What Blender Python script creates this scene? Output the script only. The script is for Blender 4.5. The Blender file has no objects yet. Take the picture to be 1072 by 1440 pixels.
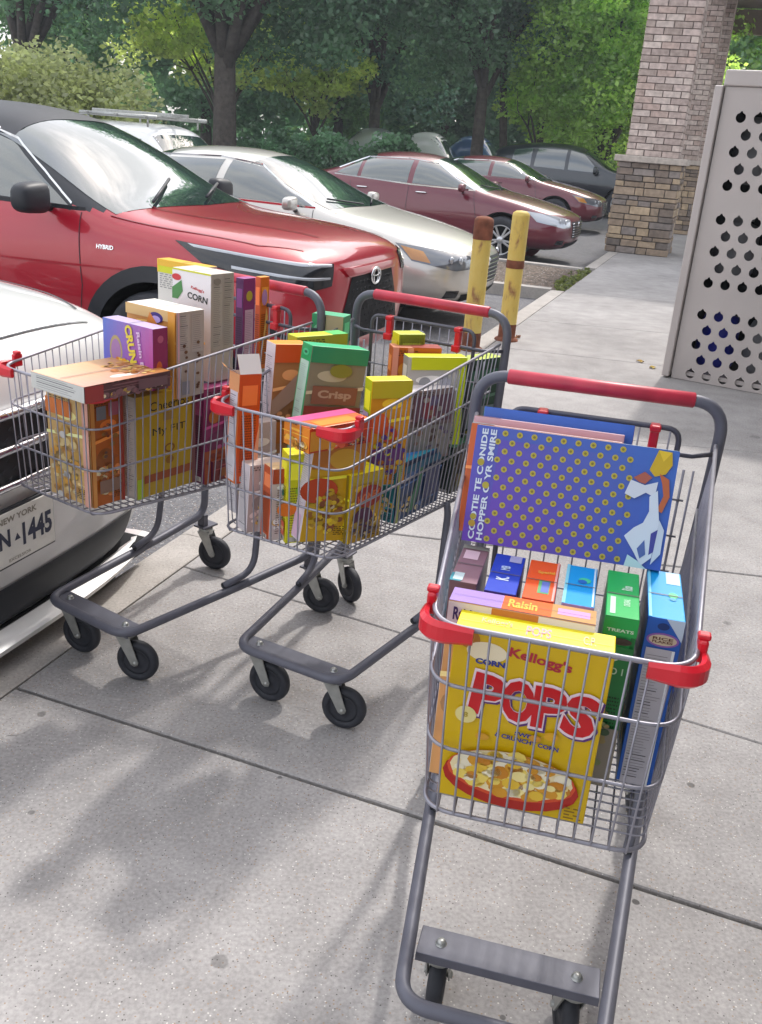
import bpy, bmesh, math, random
import numpy as np
from mathutils import Vector, Matrix, Euler
from mathutils.bvhtree import BVHTree
random.seed(7); np.random.seed(7)
sc = bpy.context.scene
COL = sc.collection
R = math.radians
# ------------------------------------------------------------------ camera
PITCH, ROLL, EYE, FPX = 0.377, 0.079, 1.505, 1330.0
cd = bpy.data.cameras.new("camera"); cam = bpy.data.objects.new("camera", cd); COL.objects.link(cam)
F_ = Vector((0, math.cos(PITCH), -math.sin(PITCH))); r_ = Vector((1, 0, 0)); u_ = Vector((0, math.sin(PITCH), math.cos(PITCH)))
R_ = math.cos(ROLL)*r_ + math.sin(ROLL)*u_; U_ = -math.sin(ROLL)*r_ + math.cos(ROLL)*u_
mw = Matrix(((R_.x, U_.x, -F_.x, 0), (R_.y, U_.y, -F_.y, 0), (R_.z, U_.z, -F_.z, EYE), (0, 0, 0, 1)))
cam.matrix_world = mw
cd.sensor_fit = 'VERTICAL'; cd.sensor_height = 24; cd.lens = FPX/1440*24
cd.clip_start = .05; cd.clip_end = 2000
sc.camera = cam
# ------------------------------------------------------------------ light
SUN_EL, SUN_DIR = R(50), Vector((-.37, -.93, 0)).normalized()     # direction the light travels on the ground
W = bpy.data.worlds.new("World"); sc.world = W; W.use_nodes = True
nt = W.node_tree; nt.nodes.clear()
sky = nt.nodes.new('ShaderNodeTexSky'); sky.sky_type = 'NISHITA'; sky.sun_disc = False
sky.sun_elevation = SUN_EL; sky.sun_rotation = math.atan2(-SUN_DIR.x, -SUN_DIR.y)
sky.dust_density = 4.0; sky.air_density = 1.0; sky.ozone_density = 1.0
bg = nt.nodes.new('ShaderNodeBackground'); bg.inputs['Strength'].default_value = 0.15
wo = nt.nodes.new('ShaderNodeOutputWorld')
tc = nt.nodes.new('ShaderNodeTexCoord'); cn = nt.nodes.new('ShaderNodeTexNoise'); cn.inputs['Scale'].default_value = 2.2; cn.inputs['Detail'].default_value = 7; cn.inputs['Roughness'].default_value = .6
mp = nt.nodes.new('ShaderNodeMapping'); mp.inputs['Scale'].default_value = (1, 1, 2.4); nt.links.new(tc.outputs['Generated'], mp.inputs[0]); nt.links.new(mp.outputs[0], cn.inputs['Vector'])
cr = nt.nodes.new('ShaderNodeMapRange'); cr.inputs['From Min'].default_value = .36; cr.inputs['From Max'].default_value = .62; cr.inputs['To Min'].default_value = .35; cr.inputs['To Max'].default_value = .95; nt.links.new(cn.outputs['Fac'], cr.inputs['Value'])
cm = nt.nodes.new('ShaderNodeMix'); cm.data_type = 'RGBA'; cm.inputs['B'].default_value = (4.7, 4.68, 4.72, 1)      # thin bright cloud over the blue
nt.links.new(cr.outputs[0], cm.inputs['Factor']); nt.links.new(sky.outputs[0], cm.inputs['A']); nt.links.new(cm.outputs['Result'], bg.inputs[0]); nt.links.new(bg.outputs[0], wo.inputs[0])
sd = bpy.data.lights.new("sun", 'SUN'); sd.energy = 1.05; sd.angle = R(2.6); sd.color = (1, .96, .91)
so = bpy.data.objects.new("sun", sd); COL.objects.link(so)
trav = Vector((SUN_DIR.x*math.cos(SUN_EL), SUN_DIR.y*math.cos(SUN_EL), -math.sin(SUN_EL)))
so.rotation_euler = trav.to_track_quat('-Z', 'Y').to_euler()
sc.view_settings.view_transform = 'Standard'; sc.view_settings.look = 'None'
sc.view_settings.exposure = 1.36; sc.view_settings.gamma = 1
sc.render.engine = 'CYCLES'
# ------------------------------------------------------------------ materials
def s2l(c):
    return tuple(((v/12.92) if v <= .04045 else ((v+.055)/1.055)**2.4) for v in c)
def hx(h):
    return s2l((int(h[0:2], 16)/255, int(h[2:4], 16)/255, int(h[4:6], 16)/255))
def mat(name, col=(.5, .5, .5), rough=.5, metal=0, coat=0, spec=.5, vcol=False, noise=None, bump=None, coatr=.03):
    m = bpy.data.materials.new(name); m.use_nodes = True; n = m.node_tree; b = n.nodes['Principled BSDF']
    b.inputs['Roughness'].default_value = rough; b.inputs['Metallic'].default_value = metal
    b.inputs['Coat Weight'].default_value = coat; b.inputs['Coat Roughness'].default_value = coatr
    b.inputs['Specular IOR Level'].default_value = spec
    src = None
    if vcol:
        a = n.nodes.new('ShaderNodeAttribute'); a.attribute_name = 'Col'; src = a.outputs['Color']
    else:
        b.inputs['Base Color'].default_value = (*col, 1)
    if noise:                                    # (scale, amount): real variation of the surface's own colour
        tc = n.nodes.new('ShaderNodeTexCoord'); t = n.nodes.new('ShaderNodeTexNoise'); t.inputs['Scale'].default_value = noise[0]
        t.inputs['Detail'].default_value = 6; n.links.new(tc.outputs['Object'], t.inputs['Vector'])
        mr = n.nodes.new('ShaderNodeMapRange'); mr.inputs['From Min'].default_value = .3; mr.inputs['From Max'].default_value = .7
        mr.inputs['To Min'].default_value = 1-noise[1]; mr.inputs['To Max'].default_value = 1+noise[1]
        n.links.new(t.outputs['Fac'], mr.inputs['Value'])
        mx = n.nodes.new('ShaderNodeMix'); mx.data_type = 'RGBA'; mx.blend_type = 'MULTIPLY'; mx.inputs['Factor'].default_value = 1
        if src: n.links.new(src, mx.inputs['A'])
        else: mx.inputs['A'].default_value = (*col, 1)
        cc = n.nodes.new('ShaderNodeCombineColor')
        for i in range(3): n.links.new(mr.outputs[0], cc.inputs[i])
        n.links.new(cc.outputs[0], mx.inputs['B']); src = mx.outputs['Result']
    if src: n.links.new(src, b.inputs['Base Color'])
    if bump:
        tc = n.nodes.new('ShaderNodeTexCoord'); t = n.nodes.new('ShaderNodeTexNoise'); t.inputs['Scale'].default_value = bump[0]
        t.inputs['Detail'].default_value = 4; n.links.new(tc.outputs['Object'], t.inputs['Vector'])
        bp = n.nodes.new('ShaderNodeBump'); bp.inputs['Strength'].default_value = bump[1]; bp.inputs['Distance'].default_value = bump[2]
        n.links.new(t.outputs['Fac'], bp.inputs['Height']); n.links.new(bp.outputs[0], b.inputs['Normal'])
    return m
MAT = {}
MAT['card'] = mat('printed_card', rough=.38, vcol=True, spec=.45, bump=(25, .12, .004))
MAT['vc'] = mat('masonry', rough=.9, vcol=True, noise=(14, .22), bump=(60, .6, .006))
MAT['wire'] = mat('zinc_wire', hx('94939d'), rough=.42, metal=.45, noise=(30, .12))
MAT['tube'] = mat('grey_powder_coat', hx('60616c'), rough=.5, metal=.15, noise=(20, .1), bump=(200, .1, .001))
MAT['dtube'] = mat('dark_grey_tube', hx('585862'), rough=.45, metal=.3, noise=(20, .12))
MAT['redp'] = mat('red_plastic', hx('d01a2c'), rough=.33, coat=.2, noise=(12, .1))
MAT['grip'] = mat('worn_red_grip', hx('c23348'), rough=.4, noise=(16, .2))
MAT['rubber'] = mat('black_rubber', hx('2a2c33'), rough=.65, noise=(40, .2))
MAT['hub'] = mat('grey_hub', hx('6f7076'), rough=.5, noise=(30, .1))
MAT['steel'] = mat('zinc_plate', hx('a9aaa6'), rough=.4, metal=.6, noise=(35, .15))
MAT['black'] = mat('black_plastic', hx('23262d'), rough=.5, noise=(15, .1))
MAT['void'] = mat('dark_inside', (.008, .009, .012), rough=.9)
MAT['chrome'] = mat('chrome', (.75, .76, .78), rough=.12, metal=1)
MAT['glass'] = mat('tinted_glass', (.022, .04, .04), rough=.03, spec=1, coat=1)
MAT['glass'].node_tree.nodes['Principled BSDF'].inputs['Coat IOR'].default_value = 1.9
MAT['lens'] = mat('clear_lens', (.42, .44, .48), rough=.08, coat=1, metal=.3)
MAT['dlens'] = mat('dark_lens', (.015, .017, .022), rough=.15, coat=.5)
MAT['mlens'] = mat('grey_lens', (.16, .17, .19), rough=.08, coat=1, metal=.3)
MAT['amber'] = mat('amber_lens', (.5, .22, .05), rough=.15, coat=1)
MAT['rim'] = mat('alloy_rim', (.55, .56, .58), rough=.28, metal=.8)
def paint(name, c, metal=.35, rough=.35): return mat(name, c, rough=rough, metal=metal, coat=1, coatr=.04)
# ------------------------------------------------------------------ mesh helper
class M:
    def __init__(s): s.v = []; s.f = []; s.m = []; s.c = []; s.s = []
    def add(s, vs, fs, mi=0, col=(1, 1, 1), smooth=False):
        o = len(s.v); s.v.extend([tuple(p) for p in vs])
        for f in fs: s.f.append(tuple(o+i for i in f)); s.m.append(mi); s.c.append(col); s.s.append(smooth)
    def box(s, c, d, mi=0, col=(1, 1, 1), rot=None, ch=0):
        x, y, z = d[0]/2, d[1]/2, d[2]/2
        if ch:
            bm = bmesh.new(); bmesh.ops.create_cube(bm, size=1)
            for v in bm.verts: v.co = Vector((v.co.x*d[0], v.co.y*d[1], v.co.z*d[2]))
            bmesh.ops.bevel(bm, geom=bm.edges[:], offset=ch, segments=2, affect='EDGES', profile=.5)
            bm.verts.index_update()
            vs = [v.co.copy() for v in bm.verts]; fs = [[v.index for v in f.verts] for f in bm.faces]; bm.free()
        else:
            vs = [Vector(p) for p in ((-x, -y, -z), (x, -y, -z), (x, y, -z), (-x, y, -z), (-x, -y, z), (x, -y, z), (x, y, z), (-x, y, z))]
            fs = [(0, 3, 2, 1), (4, 5, 6, 7), (0, 1, 5, 4), (1, 2, 6, 5), (2, 3, 7, 6), (3, 0, 4, 7)]
        if rot is not None: vs = [rot @ v for v in vs]
        s.add([v+Vector(c) for v in vs], fs, mi, col)
    def tube(s, pts, r, n=8, mi=0, col=(1, 1, 1), closed=False, rr=None):
        P = [Vector(p) for p in pts]; L = len(P); rings = []
        t0 = (P[1]-P[0]).normalized(); a = Vector((0, 0, 1)) if abs(t0.z) < .9 else Vector((1, 0, 0))
        nrm = (a-t0*a.dot(t0)).normalized()
        for i in range(L):
            if closed: t = (P[(i+1) % L]-P[i-1]).normalized()
            else: t = (P[min(i+1, L-1)]-P[max(i-1, 0)]).normalized()
            nrm = (nrm-t*nrm.dot(t)).normalized(); b = t.cross(nrm); ri = rr[i] if rr else r
            rings.append([P[i]+(nrm*math.cos(k*2*math.pi/n)+b*math.sin(k*2*math.pi/n))*ri for k in range(n)])
        vs = [v for g in rings for v in g]; fs = []
        for i in range(L if closed else L-1):
            j = (i+1) % L
            for k in range(n): fs.append((i*n+k, i*n+(k+1) % n, j*n+(k+1) % n, j*n+k))
        if not closed: fs.append(tuple(range(n-1, -1, -1))); fs.append(tuple((L-1)*n+k for k in range(n)))
        s.add(vs, fs, mi, col, True)
    def lathe(s, prof, axis='z', c=(0, 0, 0), n=24, mi=0, col=(1, 1, 1), smooth=True):
        vs = []; k = len(prof)
        for i in range(n):
            a = 2*math.pi*i/n
            for r, h in prof:
                p = (r*math.cos(a), r*math.sin(a), h)
                if axis == 'y': p = (p[0], h, p[1])
                if axis == 'x': p = (h, p[0], p[1])
                vs.append((p[0]+c[0], p[1]+c[1], p[2]+c[2]))
        fs = [(i*k+j, ((i+1) % n)*k+j, ((i+1) % n)*k+j+1, i*k+j+1) for i in range(n) for j in range(k-1)]
        s.add(vs, fs, mi, col, smooth)
    def prism(s, poly, z0, z1, mi=0, col=(1, 1, 1)):
        n = len(poly); vs = [(x, y, z0) for x, y in poly]+[(x, y, z1) for x, y in poly]
        fs = [tuple(range(n-1, -1, -1)), tuple(range(n, 2*n))]+[(i, (i+1) % n, n+(i+1) % n, n+i) for i in range(n)]
        s.add(vs, fs, mi, col)
    def mesh(s, name, mats):
        me = bpy.data.meshes.new(name); me.from_pydata(s.v, [], s.f)
        for m in mats: me.materials.append(m)
        me.polygons.foreach_set('material_index', s.m); me.polygons.foreach_set('use_smooth', s.s)
        ca = me.color_attributes.new('Col', 'FLOAT_COLOR', 'CORNER')
        lens = [len(f) for f in s.f]
        arr = np.repeat(np.array([(*c, 1.0) for c in s.c], dtype=np.float32), lens, axis=0)
        ca.data.foreach_set('color', arr.ravel()); me.update(); return me
    def build(s, name, mats, parent=None, loc=None):
        if not isinstance(mats, (list, tuple)): mats = [mats]
        o = bpy.data.objects.new(name, s.mesh(name, mats)); COL.objects.link(o)
        if parent is not None: o.parent = parent
        if loc is not None: o.location = loc
        return o
def fillet(pts, r, n=6):
    P = [Vector(p) for p in pts]; out = [P[0]]
    for i in range(1, len(P)-1):
        a = (P[i-1]-P[i]); b = (P[i+1]-P[i]); q = min(r, a.length*.49, b.length*.49)
        A = P[i]+a.normalized()*q; B = P[i]+b.normalized()*q
        for k in range(n+1):
            t = k/n; out.append(A*(1-t)**2+P[i]*2*t*(1-t)+B*t*t)
    out.append(P[-1]); return out
def empty(name, loc=(0, 0, 0), rz=0, parent=None):
    o = bpy.data.objects.new(name, None); COL.objects.link(o); o.location = loc; o.rotation_euler = (0, 0, rz)
    o.empty_display_size = .1
    if parent is not None: o.parent = parent
    return o
def tag(o, label=None, cat=None, group=None, kind=None):
    if label: o['label'] = label
    if cat: o['category'] = cat
    if group: o['group'] = group
    if kind: o['kind'] = kind
    return o
TXT = {}
def text_polys(s, bold=.02):
    k = (s, bold)
    if k in TXT: return TXT[k]
    c = bpy.data.curves.new('t', 'FONT'); c.body = s; c.size = 1; c.offset = bold; c.resolution_u = 3
    c.align_x = 'CENTER'
    o = bpy.data.objects.new('t', c); COL.objects.link(o)
    dg = bpy.context.evaluated_depsgraph_get(); me = bpy.data.meshes.new_from_object(o.evaluated_get(dg))
    vs = np.array([(v.co.x, v.co.y) for v in me.vertices]); fs = [tuple(p.vertices) for p in me.polygons]
    bpy.data.objects.remove(o); bpy.data.curves.remove(c); bpy.data.meshes.remove(me)
    mn, mx = vs.min(0), vs.max(0); vs = (vs-(mn+mx)/2)/(mx-mn)
    TXT[k] = (vs, fs); return TXT[k]
KX, KY = math.sin(R(18)), math.cos(R(18))       # kerb direction K = (KX, KY); towards the shops N = (KY, -KX)
def NK(n, k, z=0): return Vector((n*KY+k*KX, -n*KX+k*KY, z))
# ------------------------------------------------------------------ ground
def ground_mat(name, base, fl, scale, amt, bumpd, blot=.14, crack=False, stains=None):
    m = bpy.data.materials.new(name); m.use_nodes = True; n = m.node_tree; N = n.nodes.new; L = n.links.new
    b = n.nodes['Principled BSDF']; b.inputs['Roughness'].default_value = .9; b.inputs['Specular IOR Level'].default_value = .08
    g = N('ShaderNodeNewGeometry')
    def noise(sc_, det=5):
        t = N('ShaderNodeTexNoise'); t.inputs['Scale'].default_value = sc_; t.inputs['Detail'].default_value = det
        L(g.outputs['Position'], t.inputs['Vector']); return t
    def ramp(src, stops):
        r = N('ShaderNodeValToRGB'); e = r.color_ramp.elements
        while len(e) < len(stops): e.new(.5)
        for i, (p, c) in enumerate(stops): e[i].position = p; e[i].color = (*c, 1)
        L(src, r.inputs[0]); return r.outputs[0]
    def mul(a, b_, fac=1):
        x = N('ShaderNodeMix'); x.data_type = 'RGBA'; x.blend_type = 'MULTIPLY'; x.inputs['Factor'].default_value = fac
        L(a, x.inputs['A']); L(b_, x.inputs['B']); return x.outputs['Result']
    big = noise(.9, 6); mid = noise(7, 8); fine = noise(scale*.55, 3)
    g1 = lambda v: (v, v, v)
    c = ramp(big.outputs['Fac'], [(.3, tuple(x*(1-blot) for x in base)), (.7, tuple(x*(1+blot*.6) for x in base))])
    c = mul(c, ramp(mid.outputs['Fac'], [(.32, g1(.86)), (.68, g1(1.06))]))
    c = mul(c, ramp(fine.outputs['Fac'], [(.3, g1(1-amt)), (.7, g1(1+amt*.5))]))
    v = N('ShaderNodeTexVoronoi'); v.inputs['Scale'].default_value = scale; L(g.outputs['Position'], v.inputs['Vector'])
    sp = N('ShaderNodeSeparateColor'); L(v.outputs['Color'], sp.inputs[0])
    def fleck(lo, col, src, rad):
        a = N('ShaderNodeMath'); a.operation = 'GREATER_THAN'; a.inputs[1].default_value = lo; L(src, a.inputs[0])
        d = N('ShaderNodeMath'); d.operation = 'LESS_THAN'; d.inputs[1].default_value = rad; L(v.outputs['Distance'], d.inputs[0])
        k = N('ShaderNodeMath'); k.operation = 'MULTIPLY'; L(a.outputs[0], k.inputs[0]); L(d.outputs[0], k.inputs[1])
        return k.outputs[0], col
    for kf, col in (fleck(1-fl, (.62, .6, .57), sp.outputs[0], .32), fleck(1-fl, (.13, .12, .115), sp.outputs[1], .3), fleck(1-fl*.7, (.33, .25, .19), sp.outputs[2], .33)):
        x = N('ShaderNodeMix'); x.data_type = 'RGBA'; x.inputs['B'].default_value = (*col, 1); L(kf, x.inputs['Factor']); L(c, x.inputs['A']); c = x.outputs['Result']
    if stains:
        for (sx, sy, rad, dark) in stains:
            vm = N('ShaderNodeVectorMath'); vm.operation = 'DISTANCE'; vm.inputs[1].default_value = (sx, sy, 0)
            L(g.outputs['Position'], vm.inputs[0])
            nn = noise(40, 2); ma = N('ShaderNodeMath'); ma.operation = 'MULTIPLY_ADD'; ma.inputs[1].default_value = rad*1.2; L(nn.outputs['Fac'], ma.inputs[0]); L(vm.outputs['Value'], ma.inputs[2])
            mr = N('ShaderNodeMapRange'); mr.inputs['From Min'].default_value = rad*1.45; mr.inputs['From Max'].default_value = rad*1.75
            mr.inputs['To Min'].default_value = dark; mr.inputs['To Max'].default_value = 1; L(ma.outputs[0], mr.inputs['Value'])
            cc = N('ShaderNodeCombineColor'); [L(mr.outputs[0], cc.inputs[i]) for i in range(3)]
            c = mul(c, cc.outputs[0])
    L(c, b.inputs['Base Color'])
    bp = N('ShaderNodeBump'); bp.inputs['Strength'].default_value = .6; bp.inputs['Distance'].default_value = bumpd
    L(fine.outputs['Fac'], bp.inputs['Height']); L(bp.outputs[0], b.inputs['Normal'])
    return m
STAINS = [(-.245, 1.375, .017, .62), (-.865, 2.135, .012, .6), (.86, 2.05, .010, .5), (.62, 1.62, .008, .35), (1.9, 4.2, .02, .7),
          (.3, 1.3, .006, .5), (-.2, 1.95, .006, .5), (1.25, 3.0, .014, .7), (.95, 1.2, .01, .6), (2.2, 5.5, .03, .75), (1.5, 6.4, .03, .8), (-.75, 1.75, .008, .55), (1.12, 1.75, .007, .4)]
MAT['concrete'] = ground_mat('concrete', (.405, .388, .380), .06, 190, .2, .0018, blot=.2, stains=STAINS)
MAT['kerb'] = ground_mat('kerb_concrete', (.47, .44, .41), .06, 190, .16, .0015)
MAT['asphalt'] = ground_mat('asphalt', (.19, .19, .2), .16, 130, .35, .003)
MAT['gravel'] = ground_mat('gravel_bed', (.16, .13, .11), .3, 40, .6, .03)
MAT['joint'] = mat('joint_dirt', (.10, .09, .08), rough=1, noise=(30, .3))
m = M(); a = 260
m.add([(-a, -30, -.13), (a, -30, -.13), (a, 240, -.13), (-a, 240, -.13)], [(0, 1, 2, 3)])
tag(m.build('parking_lot_ground', MAT['asphalt']), kind='structure')
NI, NO, NR = -1.63, -1.80, 7.0
m = M()
m.add([NK(NI-.004, -6, -.012), NK(NR, -6, -.012), NK(NR, 40, -.012), NK(NI-.004, 40, -.012)], [(0, 1, 2, 3)])
tag(m.build('sidewalk_bed', MAT['joint']), kind='structure')
J = [(-6, 0, .005), (-2.3, -.03, .004), (-.15, -.03, .005), (1.84, -.035, .006), (2.74, -.12, .0025), (3.28, .227, .006), (5.06, .25, .003),
     (7.48, .14, .003), (8.95, .22, .003), (11.15, .22, .003), (13.4, .2, .003), (16, .1, .003), (19, .05, .003), (22, 0, .003), (26, 0, .003), (32, 0, .003), (40, 0, .003)]
m = M()
def slab(P, ch=.0035, t=.05):
    n = len(P); P = [Vector(p) for p in P]; c = sum(P, Vector())/n; vs = []
    ins = []
    for i in range(n):
        e1 = (P[i]-P[i-1]).normalized(); e2 = (P[(i+1) % n]-P[i]).normalized()
        ins.append(P[i]+(e2-e1)*ch)
    top = ins; mid = [p-Vector((0, 0, ch)) for p in P]; bot = [p-Vector((0, 0, t)) for p in P]
    vs = top+mid+bot
    fs = [tuple(range(n))]+[(n+i, n+(i+1) % n, (i+1) % n, i) for i in range(n)]+[(2*n+i, 2*n+(i+1) % n, n+(i+1) % n, n+i) for i in range(n)]
    m.add(vs, fs)
for (k0, s0, g0), (k1, s1, g1_) in zip(J[:-1], J[1:]):
    kk = lambda k, s, n_: k+s*(n_-NI)
    slab([NK(NI+.003, kk(k0, s0, NI)+g0), NK(NR, kk(k0, s0, NR)+g0), NK(NR, kk(k1, s1, NR)-g1_), NK(NI+.003, kk(k1, s1, NI)-g1_)])
tag(m.build('sidewalk', MAT['concrete']), kind='structure')
def kerb_run(name, k0, k1, step=3.0):
    global m
    m = M(); k = k0
    while k < k1-.01:
        k2 = min(k+step, k1); sec = [(NI-.003, -.04), (NI-.003, -.002), (NI-.008, .001), (NO+.03, .001), (NO+.008, -.006), (NO, -.03), (NO-.015, -.14), (NI-.003, -.14)]
        vs = [NK(a_, k+.002, z) for a_, z in sec]+[NK(a_, k2-.002, z) for a_, z in sec]; n = len(sec)
        m.add(vs, [(i, (i+1) % n, n+(i+1) % n, n+i) for i in range(n)]+[tuple(range(n-1, -1, -1)), tuple(range(n, 2*n))]); k = k2
    tag(m.build(name, MAT['kerb']), kind='structure')
kerb_run('kerb', -6.0, 11.2); kerb_run('kerb', 13.9, 34)
# planted island end with gravel
m = M()
def strip(n0, k0, n1, k1, w, z0=-.14, z1=.0):
    d = (NK(n1, k1)-NK(n0, k0)).normalized(); p = Vector((-d.y, d.x, 0))*w/2; A = NK(n0, k0); B = NK(n1, k1)
    m.prism([tuple((A-p)[:2]), tuple((B-p)[:2]), tuple((B+p)[:2]), tuple((A+p)[:2])], z0, z1)
strip(NO-.0, 11.32, -6.9, 11.02, .16); strip(NO, 13.78, -6.9, 13.78, .16); strip(-6.9, 11.1, -6.9, 13.86, .16, z1=-.003)
tag(m.build('island_kerb', MAT['kerb']), kind='structure')
m = M(); m.add([NK(NI-.02, 11.36, -.025), NK(NI-.02, 13.75, -.025), NK(-6.9, 13.75, -.025), NK(-6.9, 11.1, -.025)], [(0, 1, 2, 3)])
tag(m.build('gravel_bed', MAT['gravel']), kind='structure')
# grass tufts along the island edge
def leaf_mat(name, tr=.62):
    q = bpy.data.materials.new(name); q.use_nodes = True; n = q.node_tree; n.nodes.clear(); N = n.nodes.new; L = n.links.new
    a = N('ShaderNodeAttribute'); a.attribute_name = 'Col'
    d = N('ShaderNodeBsdfDiffuse'); t = N('ShaderNodeBsdfTranslucent'); mx = N('ShaderNodeMixShader'); mx.inputs[0].default_value = tr
    hs = N('ShaderNodeHueSaturation'); hs.inputs['Value'].default_value = 1.7; hs.inputs['Hue'].default_value = .49
    L(a.outputs['Color'], d.inputs[0]); L(a.outputs['Color'], hs.inputs['Color']); L(hs.outputs[0], t.inputs[0])
    g = N('ShaderNodeBsdfGlossy'); g.inputs['Roughness'].default_value = .45; g.inputs[0].default_value = (1, 1, 1, 1); m2 = N('ShaderNodeMixShader'); m2.inputs[0].default_value = .05
    L(d.outputs[0], mx.inputs[1]); L(t.outputs[0], mx.inputs[2]); L(mx.outputs[0], m2.inputs[1]); L(g.outputs[0], m2.inputs[2])
    o = N('ShaderNodeOutputMaterial'); L(m2.outputs[0], o.inputs[0]); return q
MAT['leaf'] = leaf_mat('leaves')
MAT['bark'] = mat('bark', (.085, .07, .06), rough=.95, noise=(9, .35), bump=(18, .9, .03))
def quads_obj(name, V, C, parent=None, mat_='leaf'):
    """V (n,4,3) leaf corners, C (n,3) leaf colours"""
    n = len(V); me = bpy.data.meshes.new(name); me.vertices.add(4*n); me.vertices.foreach_set('co', V.reshape(-1).astype(np.float32))
    me.loops.add(4*n); me.loops.foreach_set('vertex_index', np.arange(4*n, dtype=np.int32))
    me.polygons.add(n); me.polygons.foreach_set('loop_start', np.arange(0, 4*n, 4, dtype=np.int32))
    try: me.polygons.foreach_set('loop_total', np.full(n, 4, dtype=np.int32))
    except Exception: pass
    me.update(calc_edges=True); me.validate()
    ca = me.color_attributes.new('Col', 'FLOAT_COLOR', 'CORNER')
    arr = np.ones((4*n, 4), np.float32); arr[:, :3] = np.repeat(C, 4, axis=0); ca.data.foreach_set('color', arr.ravel())
    me.materials.append(MAT[mat_]); o = bpy.data.objects.new(name, me); COL.objects.link(o)
    if parent is not None: o.parent = parent
    return o
RG = np.random.default_rng(11)
def leaves(P, size, drop=.35):
    n = len(P); d = RG.normal(size=(n, 3)); d[:, 2] = d[:, 2]*.6-drop; d /= np.linalg.norm(d, axis=1)[:, None]
    e = RG.normal(size=(n, 3)); e -= d*(e*d).sum(1)[:, None]; e /= np.linalg.norm(e, axis=1)[:, None]
    s = size*(.6+.8*RG.random(n))[:, None]
    return np.stack([P-d*s*.6, P+e*s*.38-d*s*.05, P+d*s*.6, P-e*s*.38-d*s*.05], 1)
def crown_pts(c, rad, nclump, nper, clump_r, shape=.25, squash=.75):
    """leaf points gathered in clumps spread through an uneven crown"""
    u = RG.normal(size=(nclump, 3)); u /= np.linalg.norm(u, axis=1)[:, None]
    r = (shape+(1-shape)*RG.random(nclump)**.5)[:, None]*(.8+.4*RG.random((nclump, 1)))
    cc = np.array(c)+u*r*np.array(rad)
    P = []; K = []
    for i in range(nclump):
        q = RG.normal(size=(nper, 3)); q /= np.linalg.norm(q, axis=1)[:, None]
        q *= (RG.random((nper, 1))**.45)*clump_r*(.6+.8*RG.random()); q[:, 2] *= squash
        P.append(cc[i]+q); K.append(np.full(nper, i))
    return np.concatenate(P), np.concatenate(K), cc
def tree(name, base, trunk_r, trunk_h, crown_c, crown_r, col, label, group=None, nclump=90, nper=170, leaf=.16, clump=.9, limbs=7, lean=(0, 0), fork=True, cat='tree', cvar=.3, squash=.7):
    bx, by = base[:2]; bz = base[2] if len(base) > 2 else -.13
    root = empty(name, (bx, by, bz)); tag(root, label, cat, group)
    cc_ = np.array(crown_c, float); top = Vector((lean[0], lean[1], trunk_h)); m = M()
    pts = [Vector((0, 0, -.05)), Vector((.02, 0, .3)), Vector((lean[0]*.5+.05*trunk_r, lean[1]*.5, trunk_h*.55)), top]
    m.tube(pts, 0, 12, rr=[trunk_r*1.5, trunk_r*1.1, trunk_r*.95, trunk_r*.85])
    cr = Vector(cc_-np.array([bx, by, bz])); rnd = random.Random(int(abs(bx*100+by*10)))
    for i in range(limbs):
        a = 2*math.pi*i/limbs+rnd.uniform(-.4, .4); e = Vector((math.cos(a)*crown_r[0]*.75, math.sin(a)*crown_r[1]*.75, rnd.uniform(-.35, .5)*crown_r[2]))+cr
        s = top+Vector((0, 0, -trunk_h*rnd.uniform(0, .22))); mdl = s.lerp(e, .45)+Vector((rnd.uniform(-.3, .3), 0, crown_r[2]*.18))
        q = [s, s.lerp(mdl, .5)+Vector((0, 0, .15)), mdl, mdl.lerp(e, .55)+Vector((rnd.uniform(-.2, .2),)*3), e]
        m.tube(q, 0, 7, rr=[trunk_r*.55, trunk_r*.42, trunk_r*.3, trunk_r*.18, trunk_r*.06])
        for j in range(3):
            e2 = mdl.lerp(e, rnd.uniform(.1, .9))+Vector((rnd.uniform(-1, 1), rnd.uniform(-1, 1), rnd.uniform(-.3, 1)))*crown_r[0]*.3
            m.tube([mdl, mdl.lerp(e2, .5)+Vector((0, 0, .1)), e2], 0, 5, rr=[trunk_r*.2, trunk_r*.12, trunk_r*.04])
    m.tube([top, top.lerp(cr, .6), cr+Vector((0, 0, crown_r[2]*.6))], 0, 8, rr=[trunk_r*.8, trunk_r*.45, trunk_r*.08])
    m.build('trunk', MAT['bark'], root)
    P, K, _ = crown_pts(cc_-np.array([bx, by, bz]), crown_r, nclump, nper, clump, squash=squash)
    kc = 1+cvar*(RG.random((nclump, 1))-.5)*2*np.array([[1.1, .9, .7]]); C = np.array(col)*kc[K]*(.75+.5*RG.random((len(P), 1)))
    quads_obj('crown', leaves(P, leaf), np.clip(C, 0, 1), root); return root
DK, MD, LT, YL = (.12, .24, .125), (.18, .34, .12), (.32, .50, .10), (.44, .54, .15)
G = 'trees behind the parking lot'
tree('broadleaf_tree', (-5.15, 28), .33, 3.4, (-4.6, 28, 7.6), (6.2, 4, 4.2), DK, 'large dark broadleaf tree with a thick forked trunk behind the tan sedan', G, nclump=260, nper=330, leaf=.15, clump=1.1, limbs=9)
tree('broadleaf_tree', (-12.5, 33), .3, 3, (-11, 33, 7.6), (4.6, 4, 4.0), DK, 'dark tree at the far left whose crown reaches the top corner', G, nclump=120, nper=220, leaf=.17, clump=1.0)
tree('understory_tree', (-6.6, 36), .12, 1.6, (-6.9, 36, 4.6), (3.4, 2.2, 2.0), YL, 'sunlit yellow green young tree left of the thick trunk', G, nclump=60, nper=170, leaf=.17, clump=.8, squash=.5)
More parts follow.
